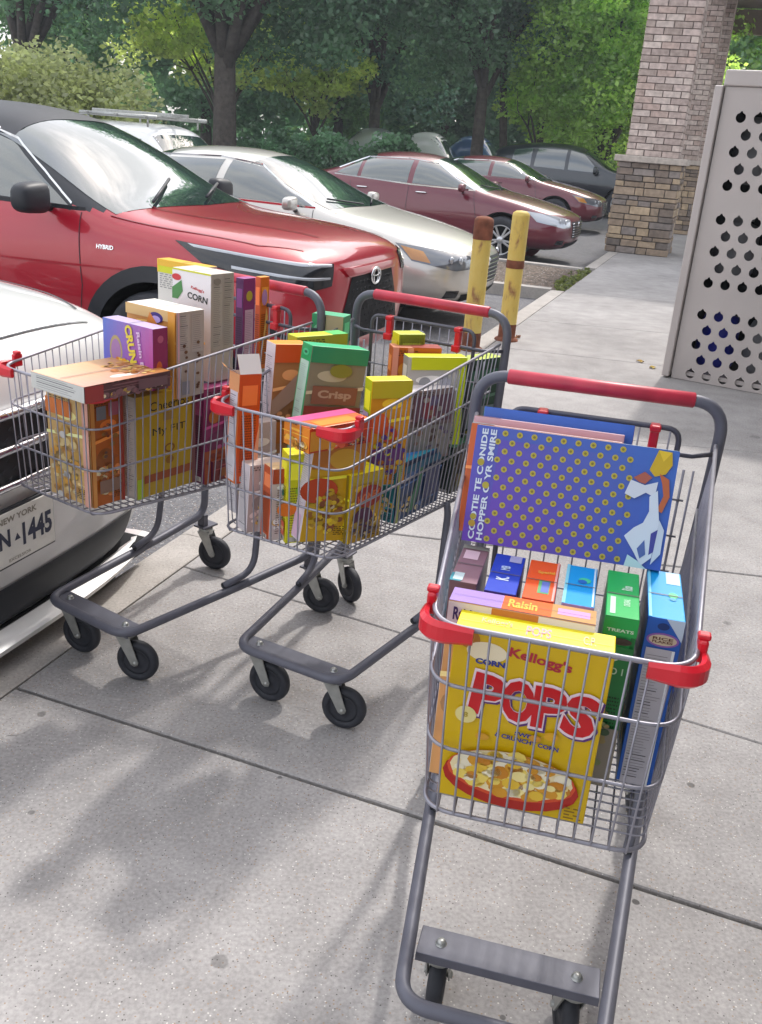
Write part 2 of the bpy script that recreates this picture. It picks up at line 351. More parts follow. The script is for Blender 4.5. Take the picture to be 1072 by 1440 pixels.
tree('understory_tree', (-3.5, 37), .1, 1.6, (-3.6, 37, 3.6), (2.0, 1.6, 1.3), YL, 'small sunlit yellow green tree right of the thick trunk', G, nclump=34, nper=150, leaf=.17, clump=.7, squash=.5)
tree('broadleaf_tree', (2.1, 32), .2, 3.4, (1.6, 32, 7.2), (3.4, 3, 3.9), DK, 'slim dark tree with a straight trunk above the second maroon sedan', G, nclump=130, nper=300, leaf=.14, clump=1.0)
tree('broadleaf_tree', (3.2, 33.5), .13, 4.6, (3.5, 33.5, 7.8), (2.4, 3, 3.4), MD, 'thin leaning trunked tree just left of the bright green tree', G, nclump=80, nper=170, leaf=.17, clump=.9, lean=(-.5, 0))
tree('broadleaf_tree', (5.9, 31), .2, 1.6, (6.0, 31, 5.2), (2.7, 2.6, 4.0), LT, 'bright green full tree beside the stone pillars', G, nclump=260, nper=330, leaf=.12, clump=.75, limbs=9, cvar=.35)
tree('understory_tree', (4.2, 33), .1, 1.2, (4.3, 33, 3.2), (1.7, 1.6, 1.3), LT, 'low bright green tree behind the black sport utility vehicle', G, nclump=46, nper=150, leaf=.15, clump=.6)
tree('broadleaf_tree', (-1.4, 38), .22, 3, (-1.4, 38, 7.8), (3.8, 3, 4.6), (.12, .24, .15), 'blue green tree filling the gap right of the thick trunk', G, nclump=140, nper=300, leaf=.15, clump=1.1)
# the wood behind, each tree its own
for i, (x, y, z, rx, rz, c, lb) in enumerate([
    (-29, 50, 3.2, 5, 3, DK, 'dark tree in the wood behind, at the far left edge'), (-16.5, 50, 8, 4.6, 7, MD, 'tall green tree in the wood behind the white van'),
    (-9.5, 47, 8, 4.6, 7.4, DK, 'tall dark tree in the wood left of the thick trunk'), (-3.6, 50, 8, 4.2, 8, MD, 'tall green tree in the wood right behind the thick trunk'),
    (1.5, 47, 8, 4.2, 8, DK, 'tall dark tree in the wood behind the first maroon sedan'), (6.4, 50, 8, 4.2, 8, DK, 'tall dark tree in the wood behind the far parked cars'),
    (11.4, 46, 7.5, 4.4, 7.2, MD, 'tall green tree in the wood behind the pillars'), (17.5, 45, 7, 4.8, 6.6, LT, 'green tree seen between the pillars and the locker under the canopy'),
    (23.5, 47, 7, 4.6, 6.6, MD, 'green tree at the far right behind the canopy')]):
    tree('woodland_tree', (x, y), .26, 3.2, (x, y, z), (rx, 3, rz), c, lb, G, nclump=190, nper=200, leaf=.24, clump=1.3, limbs=6)
def shrub(name, c, rad, col, label, n=40, nper=160, leaf=.1, clump=.35, cat='shrub', group=None):
    root = empty(name, (c[0], c[1], -.13)); tag(root, label, cat, group); m = M()
    for i in range(7):
        a = i*.9; e = Vector((math.cos(a)*rad[0]*.6, math.sin(a)*rad[1]*.6, c[2]+.13+rad[2]*.2))
        m.tube([(0, 0, 0), e*.5+Vector((0, 0, .05)), e], 0, 5, rr=[.04, .025, .01])
    m.build('stem', MAT['bark'], root)
    P, K, _ = crown_pts((0, 0, c[2]+.13), rad, n, nper, clump); C = np.array(col)*(.7+.6*RG.random((n, 1)))[K]*(.75+.5*RG.random((len(P), 1)))
    quads_obj('foliage', leaves(P, leaf, .1), C, root)
shrub('hedge_mound', (-8.9, 22.5, 1.3), (3.1, 1.6, 1.35), (.34, .38, .16), 'large pale yellow green shrub mound behind the red car roof at left', n=190, nper=190, leaf=.11, clump=.6)
for i, (x, y, l) in enumerate([(-3.2, 26, 'low trimmed shrub behind the tan sedan roof, nearest the thick trunk'), (-1.9, 26, 'low trimmed shrub in the middle of the row of three'), (-.5, 26, 'low trimmed shrub behind the roof of the maroon sedan')]):
    shrub('low_shrub', (x, y, .85), (.8, .5, .6), DK, l, n=40, nper=130, leaf=.1, clump=.3, group='low shrubs behind the parked cars')
P = []
for k in range(110):
    n_, kk_ = (NI-.03-abs(random.gauss(0, .07)), random.uniform(11.3, 13.7)); b_ = NK(n_, kk_, -.03); P.extend([tuple(b_+Vector((random.gauss(0, .015), random.gauss(0, .015), random.uniform(0, .05)))) for _ in range(8)])
P = np.array(P); tag(quads_obj('grass', leaves(P, .045, -.6), np.array([.12, .15, .04])*(.6+.8*RG.random((len(P), 1)))), 'thin green weeds along the edge of the gravel bed', 'grass', kind='stuff')
# ------------------------------------------------------------------ pillars and canopy
def pillar(n0, k0, label, full=True):
    root = empty('stone_pillar', NK(n0, k0), -R(18)); tag(root, label, 'pillar', 'stone and brick pillars carrying the canopy'); rnd = random.Random(int(k0*10))
    m = M(); w = 1.0; hs = 1.42
    z = 0
    sc_ = [hx('9a8876'), hx('ab9780'), hx('85776c'), hx('8f857f'), hx('b8a388'), hx('7a7069'), hx('a08e7b')]
    m.box((0, 0, hs/2), (w-.05, w-.05, hs), 0, (.12, .11, .10))
    while z < hs-.03:
        h = min(rnd.choice([.07, .09, .11, .13]), hs-z)
        for side in range(4):
            q = Matrix.Rotation(side*math.pi/2, 3, 'Z'); u = -w/2
            while u < w/2-.01:
                l = min(rnd.uniform(.13, .34), w/2-u); l = l if w/2-u-l > .07 else w/2-u
                pr = rnd.uniform(0, .03); c_ = rnd.choice(sc_); v_ = rnd.uniform(.82, 1.02); d_ = .06+pr
                m.box(q @ Vector((u+l/2, -w/2+.03-pr/2-.001*side, z+h/2)), (l-.012, d_, h-.012), 0, tuple(x*v_*.95 for x in c_), rot=q, ch=.009); u += l
        z += h
    m.build('stone_base', MAT['vc'], root)
    m = M(); m.box((0, 0, hs+.05), (w+.14, w+.14, .1), 0, hx('b4aaa0'), ch=.015); m.build('cap_ledge', MAT['vc'], root)
    m = M(); ws = .82; z = hs+.1; bc = [hx('bfaea6'), hx('b2a199'), hx('c6b7ae'), hx('a8988f'), hx('c9bab0'), hx('b7a298')]
    m.box((0, 0, z+2.35), (ws-.03, ws-.03, 4.7), 0, hx('766a64')); row = 0
    while z < 6.1:
        for side in range(4):
            q = Matrix.Rotation(side*math.pi/2, 3, 'Z'); u = -ws/2-(row % 2)*.14
            while u < ws/2-.005:
                a_ = max(u, -ws/2); b_ = min(u+.275, ws/2)
                if b_-a_ > .02:
                    v_ = rnd.uniform(.9, 1.04)
                    m.box(q @ Vector(((a_+b_)/2, -ws/2+.012-.001*side, z+.047)), (b_-a_-.012, .03, .084), 0, tuple(x*v_ for x in rnd.choice(bc)), rot=q)
                u += .28
        z += .098; row += 1
    m.build('brick_shaft', MAT['vc'], root)
pillar(-1.36, 17.2, 'nearest brick pillar on a rough stone base with a pale ledge')
pillar(-1.30, 22.9, 'second pillar, seen just behind the right edge of the nearest one')
pillar(-1.26, 28.6, 'third and farthest pillar, a thin sliver behind the other two')
MAT['soffit'] = mat('brown_soffit', hx('5b4f4c'), rough=.7, noise=(3, .12)); MAT['beam'] = mat('tan_beam', hx('7c6e63'), rough=.75, noise=(4, .1))
root = empty('canopy', NK(1.6, 16.4, 4.3), -R(18)); tag(root, 'brown canopy roof with flat soffit carried by the brick pillars', 'canopy')
m = M(); m.box((.6, 6.6, 1.2), (7.2, 14.4, .16), ch=.02); m.build('soffit', MAT['soffit'], root)
m = M(); m.box((-3.06, 6.6, .99), (.5, 14.6, .24), ch=.015); m.box((.6, 13.95, .8), (7.0, .22, .6)); m.build('fascia_beam', MAT['beam'], root)
MAT['lamp_off'] = mat('lamp_cover', (.45, .42, .4), rough=.4)
for (x, y) in ((.2, 9.5), (.2, 12), (1.6, 9.5), (1.6, 12)):
    m = M(); m.box((x, y, 1.10), (.9, .12, .035), ch=.008); m.build('soffit_light', MAT['lamp_off'], root)
# ------------------------------------------------------------------ storefront right of the walk, mostly out of view, added to block sky light
root = empty('storefront', NK(2.2, -6), -R(18)); tag(root, 'beige storefront wall with brown overhang, mostly out of view, added to block sky light', 'building')
MAT['stucco'] = mat('beige_stucco', hx('b3a697'), rough=.9, noise=(2, .08), bump=(90, .3, .003))
m = M(); m.box((.15, 8.8, 2.1), (.3, 17.6, 4.2)); m.build('wall', MAT['stucco'], root)
m = M(); m.box((-.62, 8.9, 3.62), (1.5, 17.6, .18), ch=.02); m.build('overhang', MAT['soffit'], root)
for k in range(4):
    m = M(); m.box((-.02, 2.2+4.2*k, 1.55), (.05, 2.6, 2.3), ch=.01); w_ = m.build('window', MAT['beam'], root)
    m = M(); m.box((-.05, 2.2+4.2*k, 1.55), (.02, 2.4, 2.1)); m.build('pane', MAT['glass'], w_)
# the far wood closing the view
n_ = 30000; X = RG.uniform(-46, 40, n_); H_ = np.where(X < -16, 3.5, 12.0)+1.4*np.sin(X*.8)+.9*np.sin(X*2.1+1); P = np.stack([X, 62+RG.normal(0, 1.6, n_)+1.2*np.sin(X*1.3), RG.random(n_)**.8*H_-.1], 1)
C = np.array(DK)*(.7+.5*np.sin(X*.9+P[:, 2]*.7)[:, None]**2)*(.7+.6*RG.random((n_, 1))); tag(quads_obj('far_wood', leaves(P, .75), C), 'dense dark wood closing the view behind the trees', 'wood', kind='stuff')
# ------------------------------------------------------------------ bollards
def rust_paint():
    q = bpy.data.materials.new('chipped_yellow_paint'); q.use_nodes = True; n = q.node_tree; b = n.nodes['Principled BSDF']; N = n.nodes.new; L = n.links.new
    b.inputs['Roughness'].default_value = .6
    tc = N('ShaderNodeTexCoord'); mp = N('ShaderNodeMapping'); mp.inputs['Scale'].default_value = (9, 9, 3.2); L(tc.outputs['Object'], mp.inputs[0])
    t = N('ShaderNodeTexNoise'); t.inputs['Scale'].default_value = 1; t.inputs['Detail'].default_value = 7; t.inputs['Roughness'].default_value = .65; L(mp.outputs[0], t.inputs['Vector'])
    r = N('ShaderNodeValToRGB'); e = r.color_ramp.elements; e[0].position = .33; e[0].color = (*hx('8a5636'), 1); e[1].position = .40; e[1].color = (*hx('b89a54'), 1)
    e.new(.44).color = (*hx('cdb055'), 1); e.new(.75).color = (*hx('d4c070'), 1); L(t.outputs['Fac'], r.inputs[0]); L(r.outputs[0], b.inputs['Base Color'])
    bp = N('ShaderNodeBump'); bp.inputs['Strength'].default_value = .4; bp.inputs['Distance'].default_value = .004; L(t.outputs['Fac'], bp.inputs['Height']); L(bp.outputs[0], b.inputs['Normal']); return q
MAT['bollard'] = rust_paint(); MAT['rust'] = mat('rusty_iron', hx('7c4a35'), rough=.9, noise=(14, .4), bump=(30, .6, .004))
def bollard(x, y, label, cap, band=None):
    root = empty('bollard', (x, y, 0)); tag(root, label, 'bollard', 'yellow steel bollards at the kerb'); r = .070; hh = .98 if cap else 1.0
    m = M(); m.lathe([(r+.012, 0), (r+.012, .02), (r, .03), (r, hh)]); m.build('post', MAT['bollard'], root)
    m = M(); z0 = 0
    if cap: m.lathe([(r+.0015, .84), (r+.004, .845), (r+.004, .965), (r+.002, .985), (r*.8, 1.0), (r*.4, 1.008), (0, 1.01)])
    else: m.lathe([(r, 1.0), (r*.93, 1.02), (r*.6, 1.035), (0, 1.04)])
    m.build('cap', MAT['rust' if cap else 'bollard'], root)
    m = M(); m.lathe([(r+.03, 0), (r+.028, .012), (r+.001, .03)], n=18); m.lathe([(r+.0012, .03), (r+.002, .1), (r+.0012, .14)], n=18); m.build('rusty_foot', MAT['rust'], root)
    if band:
        m = M(); m.lathe([(r+.001, band-.03), (r+.004, band-.02), (r+.003, band+.03), (r+.001, band+.035)]); m.build('rust_band', MAT['rust'], root)
bollard(.60, 7.42, 'left yellow bollard with a brown rusty cap beside the cart handle', True)
bollard(.93, 7.93, 'right yellow bollard with a dark rust band halfway up', False, .62)
# ------------------------------------------------------------------ perforated locker
MAT['locker'] = mat('beige_powder_coated_steel', hx('b8b0ac'), rough=.5, coat=.1, noise=(2.5, .06), bump=(160, .1, .0008))
root = empty('perforated_locker', (2.0, 6.98, 0), -R(30)); tag(root, 'grey beige steel cabinet with rows of round holes at the right edge', 'locker')
m = M()
for c_, d_ in (((1.19, .42, 1.0), (.02, .76, 1.98)), ((.62, .79, 1.0), (1.16, .02, 1.98)), ((.62, .42, 1.98), (1.16, .76, .02)), ((.62, .42, .05), (1.16, .76, .03))): m.box(c_, d_)
m.build('cabinet_body', MAT['locker'], root)
m = M(); m.box((.03, .3, 1.0), (.055, .64, 1.97), ch=.008); m.build('corner_post', MAT['locker'], root)
m = M(); m.box((.63, .03, 2.035), (1.16, .05, .10), ch=.01); X0, X1, Z0, Z1 = .068, 1.195, .05, 1.982; y0, y1 = .021, .030
def plate(xa, xb, za, zb):
    if xb-xa > .001 and zb-za > .001: m.add([(xa, y0, za), (xb, y0, za), (xb, y0, zb), (xa, y0, zb)], [(0, 1, 2, 3)])
P_, H_ = .118, .108; zt = Z1
for g_ in range(3):
    for r0 in range(5):
        z = 1.80-g_*.655-r0*.108; plate(X0, X1, z+H_/2, zt) if r0 == 0 else None; zt = z-H_/2; x = .20+(r0 % 2)*.055; plate(X0, x-P_/2, z-H_/2, z+H_/2)
        while x+P_/2 < X1:
            n = 20; sq = []; ci = []
            for i in range(n):
                t = 2*math.pi*(i+.5)/n+math.pi/2; q_ = .033*(1+.24*(i in (0, n-1))-.10*(i in (1, n-2))); ci.append((x+q_*math.cos(t)*(.55 if i in (0, n-1) else 1), z-.003+q_*math.sin(t)))
                k_ = 1/max(abs(math.cos(t)), abs(math.sin(t))); sq.append((x+P_/2*math.cos(t)*k_, z+H_/2*math.sin(t)*k_))
            m.add([(a_, y0, b_) for a_, b_ in sq]+[(a_, y0, b_) for a_, b_ in ci]+[(a_, y1, b_) for a_, b_ in ci], [(i, (i+1) % n, n+(i+1) % n, n+i) for i in range(n)]+[(n+i, n+(i+1) % n, 2*n+(i+1) % n, 2*n+i) for i in range(n)])
            for sx in (-1, 1):
                for sz in (-1, 1):
                    cx, cz = x+sx*P_/2, z+sz*H_/2; near = sorted(sq, key=lambda p: (p[0]-cx)**2+(p[1]-cz)**2)[:2]
                    if abs(near[0][0]-near[1][0]) > 1e-6 and abs(near[0][1]-near[1][1]) > 1e-6: m.add([(cx, y0, cz), (near[0][0], y0, near[0][1]), (near[1][0], y0, near[1][1])], [(0, 1, 2)])
            x += P_
        plate(x-P_/2, X1, z-H_/2, z+H_/2)
    if g_ == 2: plate(X0, X1, Z0, zt)
for xa in (X0, X1): m.box((xa, .04, (Z0+Z1)/2), (.006, .04, Z1-Z0))
m.build('front_door', MAT['locker'], root)
m = M(); m.box((.665, .5, 2.0), (1.2, .9, .02)); m.build('top_panel', MAT['locker'], root)
MAT['tank'] = mat('grey_tank', hx('9a9a9e'), rough=.4, noise=(4, .15)); MAT['tankb'] = mat('blue_tank', hx('2a34c0'), rough=.4); MAT['inner'] = mat('dark_cabinet_liner', (.02, .02, .025), rough=.9)
m = M(); m.box((.62, .77, 1.0), (1.10, .01, 1.9)); m.box((.075, .42, 1.0), (.01, .68, 1.9)); m.box((1.17, .42, 1.0), (.01, .68, 1.9)); m.build('liner', MAT['inner'], root)
for lz, h_ in ((.07, .48), (.735, .46), (1.375, .44)):
    for i in range(3):
        m = M(); m.lathe([(0, lz), (.13, lz+.01), (.15, lz+.05), (.15, lz+h_*.65), (.12, lz+h_*.8), (.05, lz+h_*.86), (.09, lz+h_*.87), (.09, lz+h_), (0, lz+h_)], 'z', (.27+.35*i, .36, 0), 20)
        m.build('tank', MAT['tankb' if (lz < .1 and i == 0) else 'tank'], root)
# a few fallen leaves
for i, (x, y, a_) in enumerate([(1.02, 8.02, .3), (1.05, 8.1, 1.6), (2.0, 7.25, .8), (1.95, 7.45, 2.2)]):
    m = M(); pts = [Vector((math.cos(t)*.035*(1+.3*math.cos(3*t)), math.sin(t)*.022*(1+.3*math.cos(5*t)), .004+.012*abs(math.sin(t*1.5)))) for t in [k*math.pi/6 for k in range(12)]]
    q = Matrix.Rotation(a_, 3, 'Z'); m.add([q @ p for p in pts]+[Vector((0, 0, .004))], [(i_, (i_+1) % 12, 12) for i_ in range(12)], 0, hx(['8a5a34', '7a4a2c', 'b29a4a', 'a88a45'][i]))
    tag(m.build('fallen_leaf', MAT['vc'], loc=(x, y, .001)), ['curled brown leaf at the foot of the right bollard', 'smaller brown leaf just behind the one at the right bollard', 'yellowish leaf on the concrete in front of the locker', 'dry leaf a little farther from the locker'][i], 'leaf', 'fallen leaves on the sidewalk')

m = M(); cp = [(-1.02, 1.98), (-.99, 1.985), (-.965, 2.005), (-.94, 2.0), (-.915, 2.03), (-.89, 2.035), (-.87, 2.06)]
for (a_, b_), (c_, d_) in zip(cp[:-1], cp[1:]): m.add([(a_, b_, .0006), (c_, d_, .0006), (c_+.001, d_+.0022, .0006), (a_+.001, b_+.0022, .0006)], [(0, 1, 2, 3)])
tag(m.build('sidewalk_crack', MAT['joint']), kind='structure')
# ------------------------------------------------------------------ shopping carts
CARTS = {1: (.444, 1.984, -1.788), 2: (.13, 2.901, -2.042), 3: (-.394, 3.026, -2.158)}
def lv(t):     # basket outline at level t (0 rim .. 1 floor)
    xf, wf, zf = .860-.014*t, .180-.012*t, .876-.326*t; xr, wr, zr = .10+.02*t, .243-.035*t, .978-.458*t
    return xf, wf, zf, xr, wr, zr
def side_pt(t, s):     # s 0 rear .. 1 front, +y side
    xf, wf, zf, xr, wr, zr = lv(t); return Vector((xr+(xf-xr)*s, wr+(wf-wr)*s, zr+(zf-zr)*s))
CM = {}
def cart_meshes():
    m = M()
    for t, r in ((0, .0042), (.30, .003), (.64, .003), (1, .0036)):
        xf, wf, zf, xr, wr, zr = lv(t)
        m.tube(fillet([(xr, wr, zr), (xf, wf, zf), (xf, -wf, zf), (xr, -wr, zr)], .05, 8), r, 8)
    xf, wf, zf, xr, wr, zr = lv(1)
    m.tube([(xr, wr, zr), (xr, -wr, zr)], .0035, 8)
    n = 30
    for i in range(n):
        s = i/(n-1)*.92+.012; r = .00165
        a, b, c_ = side_pt(0, s), side_pt(.5, s), side_pt(1, s); o = Vector((0, .003, 0)); fl = Vector((c_.x, c_.y-.004, c_.z-.004))
        mir = lambda p: Vector((p.x, -p.y, p.z))
        m.tube(fillet([a+o, b+o, fl+o, mir(fl+o), mir(b+o), mir(a+o)], .016, 4), r, 6)
    nf = 12
    for i in range(nf):
        y = -.150+.300*i/(nf-1); a = Vector((lv(0)[0]+.003, y, lv(0)[2])); b = Vector((lv(1)[0]+.003, y*.95, lv(1)[2]-.006)); c_ = Vector((lv(1)[3], y*1.25, lv(1)[5]-.008))
        m.tube(fillet([a, b, c_], .014, 4), .00185, 6)
    CM['basket'] = m.mesh('basket', [MAT['wire']])
    m = M(); m.tube(fillet([(.06, -.236, .5), (.068, -.250, .9), (.07, -.252, 1.058), (.07, .252, 1.058), (.068, .250, .9), (.06, .236, .5)], .07, 8), .0125, 12); CM['handle_frame'] = m.mesh('handle_frame', [MAT['tube']])
    m = M(); m.tube([(.07, -.190, 1.058), (.07, -.187, 1.058), (.07, .187, 1.058), (.07, .190, 1.058)], 0, 14, rr=[.0130, .0160, .0160, .0130])
    CM['handle_grip'] = m.mesh('handle_grip', [MAT['grip']])
    m = M(); gx = .118
    m.tube(fillet([(gx, -.165, .56), (gx-.005, -.17, 1.005), (gx-.005, .17, 1.005), (gx, .165, .56)], .03, 6), .0058, 8, mi=1)
    m.tube([(.08, -.246, .955), (gx, -.20, .955), (gx, .20, .955), (.08, .246, .955)], .0052, 8, mi=1)
    for i in range(11): y = -.15+.03*i; m.tube([(gx, y, .56), (gx, y, 1.0)], .002, 6)
    for z in (.62, .70, .78, .86): m.tube([(gx+.003, -.20, z), (gx+.003, .20, z)], .0024, 6)
    m.tube(fillet([(gx+.005, -.035, .93), (gx+.008, -.035, .98), (gx+.008, .015, .98), (gx+.005, .015, .93)], .012, 4), .0035, 6)
    for y in (-.19, .19): m.tube([(gx, y, .56), (gx, y, .925)], .003, 6); m.tube([(gx, y*1.1, .56), (gx, y*1.1, .925)], .0025, 6)
    CM['rear_gate'] = m.mesh('rear_gate', [MAT['wire'], MAT['dtube']])
    m = M(); m.box((0, 0, 0), (.02, .018, .062), ch=.004); m.box((.012, 0, -.018), (.012, .026, .02), ch=.003); m.box((.0, 0, .036), (.03, .022, .014), ch=.004); CM['seat_latch'] = m.mesh('seat_latch', [MAT['redp']])
    for sg, nm in ((-1, 'r'), (1, 'l')):
        m = M(); xf, wf, zf, xr, wr, zr = lv(0); o = .006
        path = fillet([(xf-.05, sg*(wf+.004+o), zf-.006), (xf+o, sg*(wf+o), zf-.006), (xf+o, sg*(wf-.062), zf-.006)], .03, 7); h = .017; th = .013; vs = []
        for i, p in enumerate(path):
            a_ = path[max(i-1, 0)]; b_ = path[min(i+1, len(path)-1)]; t = (b_-a_).normalized(); nn = Vector((t.y, -t.x, 0))*sg*-1
            ee = .75 if i in (0, len(path)-1) else 1
            for (dz, dn) in ((-h*.8, 0), (-h, th*.5), (-h*.6, th), (h*.6, th), (h, th*.5), (h*.8, 0)): vs.append(p+nn*dn*ee+Vector((0, 0, dz*ee)))
        L_ = len(path); fs = [(i*6+k, i*6+(k+1) % 6, (i+1)*6+(k+1) % 6, (i+1)*6+k) for i in range(L_-1) for k in range(6)]+[(5, 4, 3, 2, 1, 0), tuple((L_-1)*6+k for k in range(6))]
        m.add(vs, fs); m.box((xf-.056, sg*(wf+.010), zf+.006), (.026, .014, .034), ch=.004); m.box((xf-.056, sg*(wf+.010), zf+.026), (.016, .018, .009), ch=.003)
        CM['bumper'+nm] = m.mesh('corner_bumper', [MAT['redp']])
        m = M(); m.tube(fillet([(.415, sg*.199, .207), (.30, sg*.216, .224), (.265, sg*.208, .50), (.265, sg*.20, .533)], .06, 8), .0105, 10); m.lathe([(0, -.0005), (.0105, 0), (.0075, .001), (.0075, -.01)], 'x', (.4155, sg*.1988, .2069), 12, mi=1)
        CM['strut'+nm] = m.mesh('basket_strut', [MAT['tube'], MAT['black']])
    for k, xF in ((1, .872), (2, .772)):
        m = M(); m.tube(fillet([(.058, -.235, .50), (.05, -.248, .212), (.36, -.212, .190), (xF, -.166, .168), (xF, .166, .168), (.36, .212, .190), (.05, .248, .212), (.058, .235, .50)], .055, 8), .0132, 12); CM['base%d' % k] = m.mesh('base_frame', [MAT['tube']])
        m = M(); xp = .728; wd = .066 if k == 1 else .058
        m.box((xp, 0, .166), (wd, .322, .005), ch=.0015); m.box((xp-wd/2+.002, 0, .158), (.004, .322, .016)); m.box((xp+wd/2-.002, 0, .158), (.004, .322, .016)); CM['plate%d' % k] = m.mesh('caster_plate', [MAT['tube']])
    m = M(); m.lathe([(0, .026), (.006, .026), (.009, .022), (.009, .018), (.013, .017), (.015, .014), (0, .014)], n=10); CM['bolt'] = m.mesh('bolt', [MAT['steel']])
    # caster: origin at swivel pivot on ground level; wheel trails to -x ; axle height .0625
    m = M(); m.lathe([(.0, .158), (.024, .157), (.026, .15), (.022, .142), (.026, .136), (.02, .13), (0, .13)], n=18)
    for sg in (-1, 1):
        y0 = sg*.0195; poly = [(.022, .143), (-.020, .143), (-.047, .066), (-.044, .056), (-.034, .052), (-.025, .057)]
        vs = [(x, y0, z) for x, z in poly]+[(x, y0+sg*.003, z) for x, z in poly]; nq = len(poly)
        m.add(vs, [tuple(range(nq)), tuple(range(2*nq-1, nq-1, -1))]+[(i, nq+i, nq+(i+1) % nq, (i+1) % nq) for i in range(nq)])
    m.box((0, 0, .142), (.044, .045, .004)); m.lathe([(0, -.027), (.007, -.027), (.007, .027), (0, .027)], 'y', (-.036, 0, .0625), 10); CM['caster'] = m.mesh('caster', [MAT['steel']])
    m = M(); m.lathe([(.04, -.013), (.052, -.0155), (.059, -.012), (.0625, -.005), (.0625, .005), (.059, .012), (.052, .0155), (.04, .013), (.04, -.013)], 'y', (0, 0, 0), 28); CM['wheel'] = m.mesh('wheel', [MAT['rubber']])
    m = M(); m.lathe([(0, -.0125), (.012, -.015), (.016, -.011), (.034, -.010), (.040, -.0125), (.040, .0125), (.034, .010), (.016, .011), (.012, .015), (0, .0125)], 'y', (0, 0, 0), 20); CM['hub'] = m.mesh('hub', [MAT['rubber']])
    m = M(); m.box((.02, 0, .165), (.07, .05, .006)); m.box((.035, 0, .185), (.02, .03, .05)); CM['rearmount'] = m.mesh('caster_mount', [MAT['dtube']])
cart_meshes()
def inst(me, name, parent, loc=(0, 0, 0), rz=0):
    o = bpy.data.objects.new(name, me); COL.objects.link(o); o.parent = parent; o.location = loc; o.rotation_euler = (0, 0, rz); return o
def cart(k, label, swf, swr):
    x, y, a = CARTS[k]; root = empty('shopping_cart', (x, y, 0), a); tag(root, label, 'shopping cart', 'shopping carts on the sidewalk'); v = 1 if k == 1 else 2
    inst(CM['base%d' % v], 'base_frame', root); inst(CM['handle_frame'], 'handle_frame', root); inst(CM['handle_grip'], 'handle_grip', root)
    inst(CM['basket'], 'basket', root); inst(CM['rear_gate'], 'rear_gate', root); inst(CM['plate%d' % v], 'caster_plate', root)
    for s in 'lr': inst(CM['bumper'+s], 'corner_bumper', root); inst(CM['strut'+s], 'basket_strut', root)
    for yy in (-.105, .12): inst(CM['seat_latch'], 'seat_latch', root, (.118, yy, .968))
    for sx, sy, sw, dz in ((.728, -.121, swf, 0), (.728, .121, swf+.15, 0), (.045, -.246, swr, .0), (.045, .246, swr+.1, .0)):
        c = inst(CM['caster'], 'caster', root, (sx, sy, dz), sw-a)
        w = inst(CM['wheel'], 'wheel', c, (-.036, 0, .0625)); inst(CM['hub'], 'hub', c, (-.036, 0, .0625))
        if sx > .5: inst(CM['bolt'], 'bolt', root, (sx, sy, .151))
        else: inst(CM['rearmount'], 'caster_mount', root, (sx-.02, sy, .0), 0)
    return root
cart(1, 'nearest cart, at the right, facing us with a yellow cereal box at its front', -1.75, -1.75)
cart(2, 'middle cart, packed full, between the left cart and the nearest one', 2.75, 2.2)
cart(3, 'left cart beside the white car, with a tan box lying across its front rim', 2.8, 2.85)
